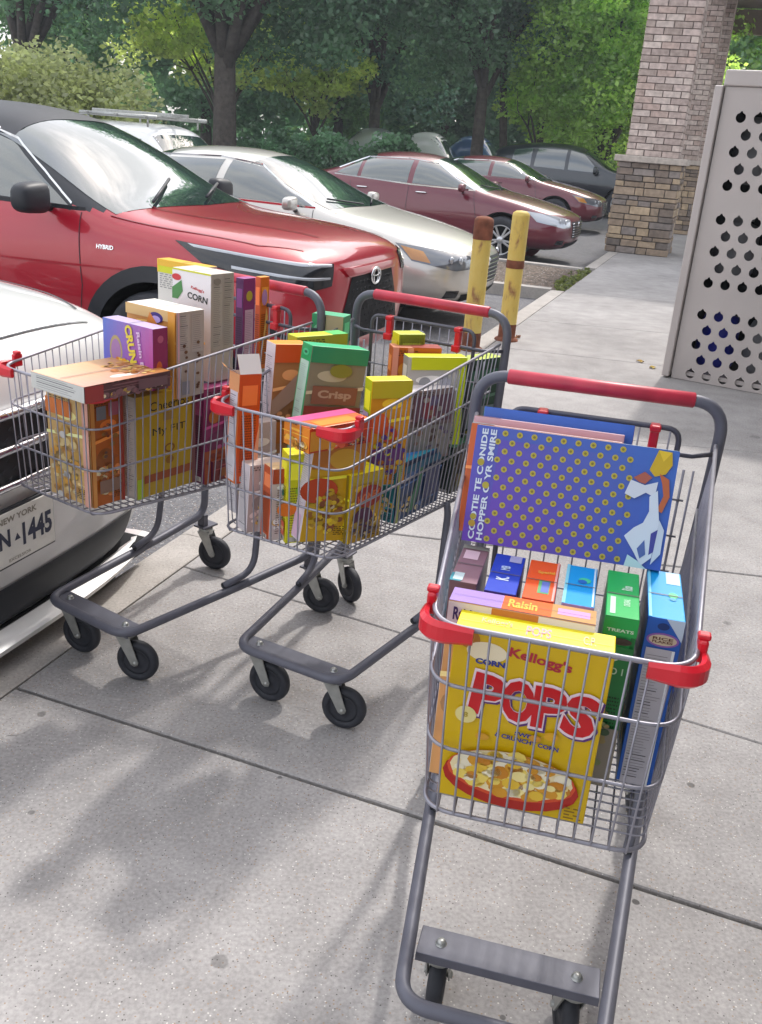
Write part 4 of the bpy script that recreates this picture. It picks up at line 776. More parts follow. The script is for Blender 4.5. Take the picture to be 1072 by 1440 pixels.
cbox('h', 'yellow cereal box with a brown and red picture in the lower front corner', {'*': 'd0b010', 'F': 'c89a20', 'L': 'e2c80e', 'T': 'fcf020', 'R': 'a8a030'}, [('L', 'p', ((.2, .0), (.45, 0), (.75, .9), (.6, .9)), 'c0a010'), ('L', 'r', (.86, 0, .94, 1), '8a7420'), ('F', 'r', (0, .86, 1, 1), 'c8a820'), ('F', 'e', (.55, .66, .42, .16), 'a83828'), ('F', 't', ('HONEY', .55, .66, .7, .12, 8, .05), 'd8703a'), ('F', 'e', (.4, .35, .3, .16), '5a2a4a'), ('F', 'c', (.5, .2, .4, .16, 40, .008, ['6a4a3a', '8a6a3a', '4a3a4a', 'a88a3a']))], group=g2)
cbox('i', 'blue and teal cereal box low in the side of the middle cart', {'*': '2a4a7a', 'T': '38a8c8', 'F': '2a4878', 'L': '2a7a8a'}, [('T', 'r', (.1, .2, .7, .8), '3a88d8'), ('F', 'r', (0, 0, .07, 1), 'a8b060'), ('F', 'p', ((.25, .1), (.5, .85), (.6, .85), (.4, .1)), '3a7a5a'), ('F', 'r', (.6, .2, .95, .75), '3a3f6a'), ('F', 'r', (.1, .8, .95, .93), '2a6a8a')], group=g2)
cbox('j7', 'dark green and olive cereal box low at the rear of the middle cart', {'*': '3a4a3a', 'F': '4a4a40', 'L': '2a3a34', 'T': '4a7a5a'}, [('F', 'r', (.1, .5, .9, .8), '6a5a50'), ('F', 'r', (.1, .1, .9, .4), '7a7430'), ('F', 'c', (.5, .4, .4, .3, 40, .012, ['4a3a34', '6a6a3a', '2a4a3a', '7a5a4a']))], group=g2)
cbox('j1', 'small bright yellow green cereal box at the top near the middle cart handle', {'*': 'c8cc18', 'T': 'd2dc3a', 'F': '8a9a2a', 'L': 'dcd018'}, [('F', 'l', (.05, .86, .95, .97, .004), '4a5a18'), ('L', 'r', (.1, .8, .9, .93), 'e0c83a'), ('L', 'r', (.1, .5, .9, .75), 'd8b060'), ('F', 'r', (0, .6, 1, .85), '9a6a4a')], group=g2)
cbox('j2', 'orange cereal box with a pinkish top in front of the yellow green one', {'*': 'c86a24', 'T': 'c47a60', 'F': 'c4601e', 'L': 'c86428'}, [('F', 'r', (.0, .0, .12, 1), 'e89a80'), ('F', 'e', (.25, .75, .12, .08), 'd8902a'), ('F', 'r', (.3, .0, .42, 1), 'd88a78'), ('T', 'r', (.4, 0, 1, 1), 'a85048')], group=g2)
cbox('j3', 'grey white cereal box with a lime top edge at the right of the middle cart', {'*': 'c8c4be', 'T': 'd8e020', 'F': 'bdb9b4', 'L': '9a9a90', 'R': '3a5a4a'}, [('F', 'r', (.05, .86, 1, 1), 'd2d818'), ('F', 'r', (.88, 0, 1, 1), 'c8d818'), ('F', 'e', (.3, .72, .1, .06), 'a0a0a4'), ('F', 'e', (.65, .72, .1, .06), 'a8a8b4'), ('F', 'c', (.45, .5, .35, .2, 30, .006, ['a8a49e', 'c8b0b4', '9aa0a8']))], group=g2)
cbox('j4', 'yellow and orange cereal box beside the green topped one', {'*': 'd8a410', 'T': 'ead818', 'F': 'd89414', 'L': 'b8c818'}, [('F', 'r', (0, .84, 1, 1), 'c0b020'), ('F', 'e', (.25, .6, .22, .1), 'd85a1c'), ('F', 'e', (.5, .5, .2, .08), 'c84a2a'), ('F', 'r', (.1, .2, .9, .36), '6a3a7a'), ('F', 'c', (.5, .3, .4, .25, 40, .009, ['e0b020', 'b86a20', 'c8c020', '5a3a8a'])), ('L', 'r', (.1, .5, .9, .7), 'b0a0c8')], group=g2)
cbox('j5', 'cereal box with a white top and a blue striped spine', {'*': '8a7a78', 'T': 'e6dcdc', 'F': '8c7878', 'L': 'dfe3e6', 'R': '5a5a5a'}, [('L', 'r', (.35, .05, .6, .9), '3a56b0'), ('L', 'r', (.7, .05, .92, .95), 'b0ccb8'), ('F', 'r', (.0, .0, .1, 1), 'b8b0a8'), ('F', 'r', (.15, .55, .95, .92), '6a4a5a'), ('F', 'r', (.35, .6, .6, .9), '8a3a48'), ('F', 'r', (.1, .05, .95, .5), '8a8884'), ('F', 'c', (.5, .5, .4, .4, 30, .01, ['6a5a7a', '8a6a58', '9a928a', '5a4a48']))], group=g2)
cbox('j6', 'tall dark green cereal box at the rear right corner of the middle cart', {'*': '2c5442', 'F': '30503f', 'L': '2a5a48', 'T': 'b8cc40', 'R': '2a4a3a'}, [('F', 'r', (.05, .35, .95, .55), '7a8a8a'), ('F', 'r', (.05, .05, .95, .33), '8a7e2c'), ('F', 'r', (.1, .75, .9, .9), '3a6a54'), ('L', 'r', (.3, .2, .7, .6), '8aa89a')], group=g2)
cbox('l', 'small green cereal box directly below the red car grille in the photo', {'*': '3f9a6a', 'F': '6a8a6a', 'L': '2f8a5a', 'T': '5ab88a'}, [('F', 'r', (0, .0, .35, 1), '3a9a66'), ('F', 'e', (.18, .75, .12, .09), '8ad0a8'), ('F', 'r', (.45, .7, 1, 1), 'a89a7a')], group=g2)
cbox('ob', 'orange cereal box standing at the front corner of the left cart under the tan one', {'*': 'c86a20', 'F': 'b8601c', 'L': 'd8b478', 'T': 'b06a30'}, [('L', 'r', (.0, .78, .6, .92), 'd87a3a'), ('L', 'c', (.4, .35, .35, .35, 46, .014, ['e0c890', 'c8a05a', 'd8d4d0', 'b88850', 'e0a850'])), ('L', 'r', (.86, 0, 1, 1), 'e8b0a0'), ('F', 'r', (.0, 0, .12, 1), 'd8944a'), ('F', 'r', (.18, .80, .48, .92), '7a7a80'), ('F', 'r', (.56, .82, .88, .94), 'a85a6a'), ('F', 'c', (.5, .45, .32, .3, 24, .008, ['8a4a2a', 'a85a2a', '9a6a2a', '6a4a3a'])), ('F', 'r', (.2, .12, .85, .24), '8a6a58'), ('F', 'r', (.9, 0, 1, 1), 'a03a2a')], group=g3)
cbox('tan', 'tan cereal box lying flat across the front rim of the left cart', {'*': 'c2b2a4', 'T': 'd8a888', 'L': 'cfcfca', 'F': '5c3c40'}, [('T', 'g', (0, 0, 1, 1), ('d0a090', 'b87838', 'e6c4a0', 'c8935a')), ('T', 'e', (.50, .18, .10, .06), 'f0d8d0'), ('T', 'e', (.62, .15, .10, .05), 'f2e2d8'), ('T', 'c', (.75, .4, .2, .35, 50, .010, ['d8a850', 'b8702a', 'e0c070', 'c88a3a'])), ('L', 'n', (.06, .1, .94, .9), 'cfd0cc'), ('F', 'r', (0, 0, .2, 1), '9a3a3a'), ('F', 'r', (.6, .2, .95, .8), '70545a')], group=g3)
cbox('yel', 'golden yellow cereal box with black lettering in the side of the left cart', {'*': 'b8981c', 'F': 'b89614', 'L': 'b0a8a0', 'T': 'c8a828'}, [NUT('L', .1, .02, .9, .96, 'bab4ae'), ('F', 't', ('Cheerios', .56, .88, .66, .085, 0, .004), '2e2616'), ('F', 't', ('My FIT', .55, .62, .56, .09, 0, 0), '2e2616'), ('F', 'r', (.45, .72, .62, .80), '9a7a3a'), ('F', 'e', (.55, .44, .09, .045), '8a5a1c'), ('F', 'e', (.55, .44, .06, .03), 'b89614'), ('F', 'e', (.55, .32, .07, .04), '9a6a1c'), ('F', 'r', (.12, .14, .95, .22), '9a4a1c'), ('F', 'r', (.0, .0, .1, .2), 'a8c018'), ('F', 'r', (.94, 0, 1, 1), '7a4a4a')], group=g3)
cbox('mag', 'magenta cereal box half hidden behind the side wires of the left cart', {'*': '8a2a5a', 'F': '8c2c5e', 'L': '6a1c4c', 'T': 'a84a7a'}, [('F', 'r', (0, 0, 1, .35), 'a8502a'), ('F', 'e', (.2, .7, .12, .07), 'b86a2a'), ('F', 'r', (.4, .5, .9, .62), '5a1a4a'), ('F', 'c', (.4, .2, .4, .15, 24, .01, ['b86a2a', '8a3a2a', 'c88a3a']))], group=g3)
cbox('crunch', 'blue and violet cereal box with yellow letters standing behind the tan one', {'*': '7a3a8a', 'L': '7a5ab8', 'F': '8c2458', 'T': 'b8a8d0'}, [('L', 'g', (0, 0, 1, 1), ('6a6ad0', 'b83a9a', '5a7ad0', 'b060a8')), ('L', 'e', (.26, .50, .13, .26), 'b0a070'), ('L', 'e', (.26, .50, .10, .20), 'a07ab0'), ('L', 'c', (.42, .22, .25, .2, 70, .008, ['e8c838', 'd8a028', 'e0d060', 'c87a3a'])), ('L', 't', ('CRUNCH', .60, .52, .92*.85, .17, -78, .05), 'e0d048'), ('L', 't', ('Raisin Bran', .78, .5, .8*.85, .08, -80, .03), 'dcc0e8'), ('L', 'r', (0, 0, .85, .08), 'e0862a'), ('F', 'e', (.5, .82, .2, .06), 'b85a7a'), ('F', 'e', (.4, .35, .2, .12), 'd0642a'), ('F', 'r', (.1, .0, .9, .1), '6a3a4a')], group=g3)
cbox('tanf', 'tan cereal box with a white top and a grey spine of small print', {'*': 'c8924e', 'L': 'd8964a', 'T': 'f0eae2', 'F': 'b0a49a'}, [('L', 'r', (0, .88, 1, 1), 'dcb878'), ('L', 'e', (.62, .90, .14, .06), '3a2a7a'), ('L', 'e', (.62, .88, .09, .04), 'c0a8e0'), ('L', 'p', ((.2, .4), (.5, .95), (.8, .7), (.7, .3)), 'e08a3a'), ('L', 'r', (.86, 0, 1, 1), 'e2a03c'), NUT('F', .1, .52, .46, .97, 'b4aaa2'), NUT('F', .54, .52, .94, .97, 'b4aaa2'), ('F', 'c', (.28, .38, .06, .3, 9, .006, ['5a3a2a', '6a4a34'])), ('F', 'c', (.74, .38, .06, .3, 9, .006, ['5a3a2a', '6a4a34'])), ('F', 'r', (.15, .04, .42, .2), '8a8a94'), ('F', 'r', (0, 0, .06, 1), 'd8a8b0')], group=g3)
cbox('corn', 'white corn flakes box with a grey nutrition spine, high in the left cart', {'*': 'e4e0e2', 'L': 'e6e2e6', 'F': 'b2aaa2', 'T': 'd8d4c8'}, [('L', 't', ("Kellogg's", .66, .84, .34, .035, -8, .03), 'c0303a'), ('L', 't', ('CORN', .66, .765, .52, .06, -6, .03), '2a3434'), ('L', 'p', ((0, .72), (.0, .82), (.25, .90), (.28, .80), (.15, .72)), '4a8a4a'), ('L', 'e', (.12, .92, .12, .03), 'c83038'), ('L', 'r', (0, .985, 1, 1), 'c8cc28'), NUT('F', .08, .3, .48, .98, 'b2aaa2'), NUT('F', .54, .3, .95, .98, 'aaa29a'), ('F', 'e', (.25, .93, .16, .03), '8a827c')], group=g3)
cbox('cheer', 'pale cereal box with a yellow band at the back left of the left cart', {'*': 'd8d4cc', 'L': 'cfccc6', 'T': 'e8b43a', 'F': 'b8b0a4'}, [('L', 'r', (0, .93, 1, 1), 'e0b030'), ('L', 'r', (0, .86, 1, .93), 'c8cc20'), ('L', 'l', (.05, .7, .35, .84, .007), '8a8a88'), ('L', 'r', (0, .86, .02, 1), 'f0c040')], group=g3)
cbox('pur', 'narrow purple cereal box spine behind the corn flakes box', {'*': '7a2a6a', 'F': '86306e', 'L': '4a1650', 'T': 'a85a9a'}, [('F', 'e', (.5, .83, .26, .05), 'b8a030'), ('F', 'n', (.15, .1, .85, .70), 'c8a0b8')], group=g3)
cbox('or2', 'narrow orange cereal box spine next to the purple one', {'*': 'd87a20', 'F': 'd8741c', 'L': 'c8501c', 'T': 'e8a040'}, [('F', 'e', (.4, .8, .3, .08), 'b88ac0'), ('F', 'p', ((.2, .2), (.8, .6), (.6, .7)), 'e8c060')], group=g3)
cbox('k1', 'white and grey cereal box spine low at the left front corner of the middle cart', {'*': 'd8d0d0', 'F': 'c8b4b0', 'L': 'e0d8dc', 'T': 'c8b8b0'}, [NUT('L', .12, .05, .88, .9, 'd8d2d6'), ('F', 'r', (.3, 0, .6, 1), 'd8cfd2')], group=g2)
cbox('k2', 'pale pink and brown cereal box low between the white spine and the yellow one', {'*': 'c8b4b0', 'F': 'dccccc', 'L': 'c85a30', 'T': 'd8b890'}, [('F', 'r', (0, .8, 1, 1), 'b04a30'), ('F', 'l', (.1, .1, .9, .7, .006), '8a7a7a')], group=g2)
cbox('k3', 'light grey cereal box behind the left red corner of the middle cart', {'*': 'b8b0b2', 'F': 'c8bcc0', 'L': 'cac6cc', 'T': 'b8a8a0'}, [NUT('L', .12, .05, .88, .95, 'd2ced4')], group=g2)
cbox('k4', 'dark maroon cereal box lying low at the rear of the left cart', {'*': '6a2a3a', 'F': '7a3030', 'L': '5a2440', 'T': '8a4a3a'}, [('F', 'r', (.1, .2, .9, .6), '9a5a2a')], group=g3)
# ------------------------------------------------------------------ cars
def subsurf(me, lv_=3):
    o = bpy.data.objects.new('t', me); COL.objects.link(o); md = o.modifiers.new('s', 'SUBSURF'); md.levels = lv_; md.render_levels = lv_
    dg = bpy.context.evaluated_depsgraph_get(); r = bpy.data.meshes.new_from_object(o.evaluated_get(dg)); bpy.data.objects.remove(o); return r
def cage(st, nose=.04, tail=.04):
    """st rows: x, zs, ws, zm, wm, zb, wb, zr, wr, zt"""
    vs = []; n = len(st)
    for (x, zs, ws, zm, wm, zb, wb, zr, wr, zt) in st:
        vs += [(x, 0, zs), (x, ws, zs), (x, wm, zm), (x, wb, zb), (x, wr, zr), (x, 0, zt), (x, -wr, zr), (x, -wb, zb), (x, -wm, zm), (x, -ws, zs)]
    fs = [(i*10+k, (i+1)*10+k, (i+1)*10+(k+1) % 10, i*10+(k+1) % 10) for i in range(n-1) for k in range(10)]
    for e, off in ((0, nose), (n-1, -tail)):
        s = st[e]; b = e*10; c1 = len(vs); vs.append((s[0]+off, 0, s[3])); vs.append((s[0]+off*.9, 0, s[5]))
        q = [(b, b+1, b+2, c1), (c1, b+2, b+3, c1+1), (c1+1, b+3, b+4, b+5), (b, c1, b+8, b+9), (c1, c1+1, b+7, b+8), (c1+1, b+5, b+6, b+7)]
        fs += q if e == 0 else [tuple(reversed(f)) for f in q]
    me = bpy.data.meshes.new('cage'); me.from_pydata(vs, [], fs)
    bm = bmesh.new(); bm.from_mesh(me); bmesh.ops.recalc_face_normals(bm, faces=bm.faces); bm.to_mesh(me); bm.free(); return me
class Car:
    def __init__(s, name, label, loc, yaw, st, pm, wx, wr=.345, L=4.6, arch=None, clad=None, group='parked cars', cat='car', track=None, lvl=3, dtl=True, roofmat=None):
        s.root = empty(name, loc, yaw); tag(s.root, label, cat, group); s.pm = pm; s.wx = wx; s.wr = wr; s.L = L
        me = subsurf(cage(st), lvl); bm = bmesh.new(); bm.from_mesh(me); s.bvh = BVHTree.FromBMesh(bm)
        ar = arch or wr+.065; zc = wr
        wmax = max(r[4] for r in st)
        if dtl:
            kill = []
            for f in bm.faces:
                c = f.calc_center_median()
                if abs(c.y) > wmax*.62 and c.z < ar+zc+.02 and any((c.x-x)**2+(c.z-zc)**2 < ar**2 for x in wx): kill.append(f)
            bmesh.ops.delete(bm, geom=kill, context='FACES')
            for v in bm.verts:
                if v.is_boundary:
                    x = min(wx, key=lambda q: abs(v.co.x-q)); d = Vector((v.co.x-x, v.co.z-zc))
                    if d.length > .01 and abs(v.co.y) > wmax*.55: d = d.normalized()*ar; v.co.x = x+d.x; v.co.z = zc+d.y
        out = bpy.data.meshes.new('body'); bm.to_mesh(out); bm.free()
        for p in out.polygons: p.use_smooth = True
        out.materials.append(pm)
        if roofmat:
            out.materials.append(roofmat)
            for p in out.polygons:
                if p.center.x < -1.36 and p.center.z > 1.115+.05*max(0, min(1, (-p.center.x-1.6)/2)): p.material_index = 1
        o = bpy.data.objects.new('body', out); COL.objects.link(o); o.parent = s.root; s.body = o
        y = track or wmax-.115
        for x in wx:
            for sg in (-1, 1):
                m = M(); m.lathe([(wr*.66, -.095), (wr*.80, -.105), (wr*.95, -.10), (wr, -.07), (wr, .07), (wr*.95, .10), (wr*.80, .105), (wr*.66, .095), (wr*.66, -.095)], 'y', (x, sg*y, wr), 36)
                w_ = m.build('wheel', MAT['rubber'], s.root)
                m = M(); m.lathe([(wr*.67, -.09), (wr*.67, .085), (wr*.62, .095), (wr*.60, .07), (wr*.60, -.09)] if sg > 0 else [(wr*.67, .09), (wr*.67, -.085), (wr*.62, -.095), (wr*.60, -.07), (wr*.60, .09)], 'y', (x, sg*y, wr), 36)
                m.lathe([(0, .07*sg), (.05, .075*sg), (.06, .05*sg), (0, .05*sg)], 'y', (x, sg*y, wr), 14)
                for k in range(10):
                    a = k*math.pi/5+(.12 if k % 2 else -.12); q = Matrix.Rotation(-a, 3, 'Y'); m.box(Vector((x, sg*(y+.055), wr))+q @ Vector((wr*.33, 0, 0)), (wr*.58, .022, .030), 0, rot=q, ch=.006)
                m.build('rim', MAT['rim'], w_)
                m = M(); m.lathe([(0, -.02*sg), (wr*.6, -.02*sg), (wr*.6, .0)], 'y', (x, sg*y, wr), 24); m.build('brake_disc', MAT['void'], w_)
        m = M()      # inner arches and underside
        for x in wx:
            for sg in (-1, 1):
                n = 18; pr = [(x+ar*math.cos(math.pi*k/n*1.24-.38), zc+ar*math.sin(math.pi*k/n*1.24-.38)) for k in range(n+1)]; yo, yi = sg*(wmax-.035), sg*(wmax-.42)
                vs = [(a_, yo, b_) for a_, b_ in pr]+[(a_, yi, b_) for a_, b_ in pr]; m.add(vs, [(k, k+1, n+2+k, n+1+k) for k in range(n)]+[tuple(range(n+1, 2*n+2))])
        m.box((-L/2, 0, .30), (L*.86, 1.2, .12)); m.build('underbody', MAT['void'], s.root)
        if clad:
            for x in wx:
                for sg in (-1, 1):
                    g = [[(x+(ar+q)*math.cos(t), (zc+(ar+q)*math.sin(t))) for q in (-.012, .03, .075)] for t in [math.pi*k/26*1.2-.31 for k in range(27)]]
                    vs = []; ok = []
                    for row in g:
                        for a_, b_ in row: vs.append(s.hit((a_, sg*2, b_), (0, -sg, 0), .016) or Vector((a_, sg*wmax, b_)))
                    mm = M(); mm.add(vs, [(i*3+j, i*3+j+1, (i+1)*3+j+1, (i+1)*3+j) for i in range(26) for j in range(2)], smooth=True); mm.build('arch_cladding', MAT['black'], s.root)
    def hit(s, o, d, off):
        h = s.bvh.ray_cast(Vector(o), Vector(d).normalized())
        if h[0] is None: return None
        n = h[1] if h[1].dot(Vector(d)) < 0 else -h[1]; return h[0]+n*off
    def patch(s, name, quad, d, mt, nx=14, ny=8, off=.004, parent=None, build=True, edge=.0, fn=None):
        """quad: 4 points (00,10,11,01) or two polylines [bottom],[top]; projected along d onto the body"""
        if len(quad) == 2: lo, hi = [[Vector(p) for p in q] for q in quad]
        else: lo, hi = [Vector(quad[0]), Vector(quad[1])], [Vector(quad[3]), Vector(quad[2])]
        def pl(P_, t):
            ds = [(P_[i+1]-P_[i]).length for i in range(len(P_)-1)]; T = sum(ds)*t
            for i, q in enumerate(ds):
                if T <= q+1e-9: return P_[i].lerp(P_[i+1], T/max(q, 1e-9))
                T -= q
            return P_[-1].copy()
        d = Vector(d).normalized(); vs = []; okk = True; last = None
        for j in range(ny+1):
            for i in range(nx+1):
                p = pl(lo, i/nx).lerp(pl(hi, i/nx), j/ny); e = 1 if 0 < i < nx and 0 < j < ny else .7
                q = s.hit(p-d*2.5, d, off*e); q = q if q is not None else (last or p); vs.append(q); last = q
        m = M(); fs = [(j*(nx+1)+i, j*(nx+1)+i+1, (j+1)*(nx+1)+i+1, (j+1)*(nx+1)+i) for j in range(ny) for i in range(nx)]
        m.add(vs, fs, smooth=True); o = m.build(name, mt, parent or s.root); return o
    def both(s, name, quad, d, mt, **k):
        o = [s.patch(name, quad, d, mt, **k)]
        fl = lambda p: (p[0], -p[1], p[2]); q2 = [[fl(p) for p in a] for a in quad] if len(quad) == 2 else [fl(p) for p in quad]
        o.append(s.patch(name, q2, fl(d), mt, **k)); return o
    def seam(s, pts, d, w=.006, name='door_seam', mt='black', off=.003, n=20, parent=None, mirror=True):
        """a thin dark gap following the body through pts"""
        for sg in ((1, -1) if mirror else (1,)):
            P_ = [Vector((p[0], p[1]*sg, p[2])) for p in pts]; dd = Vector((d[0], d[1]*sg, d[2])).normalized(); Q = []
            for i in range(len(P_)-1):
                for k in range(n): Q.append(P_[i].lerp(P_[i+1], k/n))
            Q.append(P_[-1]); H = [s.hit(q-dd*2.5, dd, off) for q in Q]; H = [h for h in H if h is not None]
            if len(H) < 3: continue
            vs = []
            for i, h in enumerate(H):
                t = (H[min(i+1, len(H)-1)]-H[max(0, i-1)]).normalized(); b = t.cross(dd).normalized()*w/2; vs += [h-b, h+b]
            m = M(); m.add(vs, [(2*i, 2*i+1, 2*i+3, 2*i+2) for i in range(len(H)-1)]); m.build(name, MAT[mt] if isinstance(mt, str) else mt, parent or s.root)
    def mirror_part(s, x, y, z, mt, sz=(.12, .20, .12)):
        for sg in (-1, 1):
            m = M(); b = M(); bm = bmesh.new(); bmesh.ops.create_icosphere(bm, subdivisions=3, radius=.5)
            sq = lambda t: math.copysign(abs(2*t)**.55, t)/2
            vs = [Vector((sq(v.co.x)*sz[0]*(1.0 if v.co.x > 0 else .45), sq(v.co.y)*sz[1], sq(v.co.z)*sz[2]*(1-.35*v.co.y*sg)))+Vector((x, sg*(y+sz[1]*.5+.03), z)) for v in bm.verts]; bm.verts.index_update()
            m.add(vs, [[v.index for v in f.verts] for f in bm.faces], smooth=True); bm.free()
            o = m.build('wing_mirror', mt, s.root); m = M(); m.tube([(x-.02, sg*(y-.06), z-.07), (x, sg*(y+.02), z-.05), (x, sg*(y+.09), z-.03)], .022, 8); m.build('mirror_arm', MAT['black'], o)
SED = lambda L=4.85, W=.92, H=1.45, hood=.0: [
    (-.02, .30, .52, .48, .66, .62, .66, .70, .50, .73), (-.22, .22, .76, .46, .86, .68, .80, .78+hood, .58, .81+hood), (-.6, .20, .82, .46, W, .80, .86, .88+hood, .64, .90+hood),
    (-1.1, .19, .84, .48, W, .90, .87, .96+hood, .70, .985+hood), (-1.38, .19, .84, .50, W, .93, .87, 1.01+hood*.6, .70, 1.03+hood*.5), (-1.75, .19, .84, .50, W, .94, .87, 1.20, .63, 1.22), (-2.15, .19, .84, .50, W, .95, .87, H-.09, .56, H-.035),
    (-2.7, .19, .84, .50, W, .96, .87, H-.06, .56, H), (-3.3, .19, .84, .50, W, .97, .87, H-.10, .55, H-.04), (-3.85, .20, .84, .52, W, .98, .87, 1.16, .58, 1.19), (-4.15, .22, .83, .54, W-.01, .98, .85, 1.05, .66, 1.07),
    (-L+.18, .28, .78, .56, .88, .94, .80, 1.03, .66, 1.05), (-L, .34, .60, .58, .74, .88, .70, .97, .55, .99)]
def sedan(name, label, loc, yaw, pmt, head='lens', H=1.45, W=.92, L=4.85, style=0, wx=(-.98, -3.82), hood=0., far=False):
    c = Car(name, label, loc, yaw, SED(L, W, H, hood), pmt, wx, .335, L, lvl=2 if far else 3, dtl=not far)
    g = MAT['glass']; zt = H
    c.patch('windshield', [[(-1.30, -.72, 1.0), (-1.22, 0, 1.0), (-1.30, .72, 1.0)], [(-2.12, -.55, zt-.05), (-2.06, 0, zt), (-2.12, .55, zt-.05)]], (-.7, 0, -.55), g)
    c.patch('rear_window', [[(-4.0, -.62, 1.1), (-4.05, .62, 1.1)], [(-3.3, -.52, zt), (-3.3, .52, zt)]], (.6, 0, -.7), g)
    if far: return c
    tp = lambda x: (x, 1, H-.125)
    c.both('side_window', [[(-1.48, 1, 1.0), (-1.9, 1, 1.005), (-2.45, 1, 1.01)], [(-1.78, 1, 1.11), (-2.12, 1, H-.185), (-2.45, 1, H-.145)]], (0, -1, 0), g)
    c.both('side_window', [[(-2.53, 1, 1.01), (-3.3, 1, 1.03)], [(-2.53, 1, H-.145), (-3.3, 1, H-.17)]], (0, -1, 0), g)
    c.both('quarter_window', [[(-3.36, 1, 1.04), (-3.72, 1, 1.07)], [(-3.36, 1, H-.18), (-3.60, 1, 1.15)]], (0, -1, 0), g)
    c.seam([(-1.46, 1, .985), (-2.45, 1, .995), (-3.75, 1, 1.05)], (0, -1, 0), .018, 'window_trim', 'chrome', .006)
    c.seam([(-1.46, 1, .985), (-1.80, 1, 1.13), (-2.15, 1, H-.165), (-2.6, 1, H-.125), (-3.3, 1, H-.15), (-3.72, 1, 1.14)], (0, -1, 0), .016, 'window_trim', 'chrome', .006)
    c.seam([(-1.42, 1, .28), (-1.38, 1, .6), (-1.47, 1, .97)], (0, -1, 0)); c.seam([(-2.5, 1, .28), (-2.49, 1, .98)], (0, -1, 0)); c.seam([(-3.36, 1, .55), (-3.45, 1, .98)], (0, -1, 0))
    c.seam([(-1.42, 1, .30), (-3.3, 1, .30)], (0, -1, 0), .01)
    c.seam([(-.30, .58, 2), (-.8, .68, 2), (-1.28, .74, 2)], (0, 0, -1), .007, 'hood_seam')
    c.seam([(-2.0, 1, .58), (-2.6, 1, .585), (-3.3, 1, .60)], (0, -1, 0), .004, 'body_crease', pmt, .0035)
    for x in (-2.28, -3.24):
        for sg in (-1, 1):
            h = c.hit((x, 2*sg, .90), (0, -sg, 0), .0)
            if h: m = M(); m.tube([h+Vector((.09, -.01*sg, 0)), h+Vector((.07, .028*sg, 0)), h+Vector((-.07, .028*sg, 0)), h+Vector((-.09, -.01*sg, 0))], .011, 8); m.build('door_handle', MAT['chrome'] if style else pmt, c.root)
    hl = c.both('headlight', [[(-.02, .48, .585), (-.10, .70, .575), (-.34, .96, .64)], [(-.02, .48, .69), (-.15, .74, .735), (-.46, .98, .775)]], (-.75, -.66, 0), MAT['lens'] if style else MAT['mlens'], off=.006)
    c.both('turn_signal', [[(-.24, .86, .63), (-.34, .96, .65)], [(-.30, .86, .72), (-.42, .97, .755)]], (-.75, -.66, 0), MAT['amber'] if not style else MAT['lens'], nx=6, ny=4, off=.011)
    for i, o in enumerate(hl):
        sg = 1 if i == 0 else -1
        for (y, z, rr) in ((.60, .655, .036), (.72, .66, .034)):
            h = c.hit(Vector((-.1, y*sg, z))+Vector((.75, .5*sg, 0))*2, (-.75, -.5*sg, 0), .004)
            if h: m = M(); m.lathe([(0, .012), (rr*.7, .011), (rr, .006), (rr, -.01)], 'x', tuple(h), 14); m.build('lamp', MAT['lens'], o)
    c.patch('grille', [[(0, -.36, .42), (0, .36, .42)], [(0, -.42, .66), (0, .42, .66)]], (-1, 0, 0), MAT['black'], off=.006)
    m = M()
    for i in range(6):
        z = .45+i*.036; P_ = [c.hit((1, y, z), (-1, 0, 0), .012) for y in np.linspace(-.36-.008*i, .36+.008*i, 9)]; m.tube([p for p in P_ if p], .006, 6)
    m.build('grille_bars', MAT['chrome'], c.root)
    c.patch('lower_intake', [[(0, -.5, .27), (0, .5, .27)], [(0, -.56, .36), (0, .56, .36)]], (-1, 0, 0), MAT['void'], off=.005)
    c.both('fog_lamp', [(-.1, .60, .33), (-.1, .76, .33), (-.1, .76, .40), (-.1, .60, .40)], (-.9, -.4, 0), MAT['dlens'], nx=6, ny=4)
    c.mirror_part(-1.62, .86, 1.02, pmt)
    for sg in (-1, 1):
        m = M(); m.tube([c.hit((-1.2-.05, .1*sg-.05, 3), (0, 0, -1), .02), c.hit((-1.45, .55*sg, 3), (0, 0, -1), .02)], .008, 6); m.build('wiper', MAT['black'], c.root)
    m = M(); m.lathe([(0, .012), (.04, .01), (.045, 0)], 'x', tuple(c.hit((1, 0, .62), (-1, 0, 0), .008)), 16); m.build('badge', MAT['chrome'], c.root)
    return c
YN = -R(18)
def at(n, k): p = NK(n, k, -.13); return tuple(p)
P_RED = paint('candy_red_paint', hx('a80a26'), .15, .3); P_TAN = paint('champagne_paint', hx('c6c3bd'), .5, .32); P_MAR = paint('maroon_paint', hx('64142a'), .15, .3)
P_MAR2 = paint('dark_red_paint', hx('641428'), .15, .3); P_BLK = paint('dark_slate_paint', hx('232831'), .3, .3); P_WHT = paint('white_paint', (.78, .78, .77), 0, .35); P_SIL = paint('silver_paint', (.5, .52, .55), .6, .3)
c = sedan('parked_sedan', 'champagne beige sedan parked between the red car and the yellow bollards', at(-2.06, 9.0), YN-R(2), P_TAN, H=1.47)
c = sedan('parked_sedan', 'maroon sedan with round split headlights parked beyond the gravel bed', at(-2.15, 15.2), YN-R(1), P_MAR, H=1.48, style=1)
c = sedan('parked_sedan', 'dark red sedan half hidden behind the nearer maroon sedan', at(-2.6, 22.2), YN, P_MAR2, H=1.45)
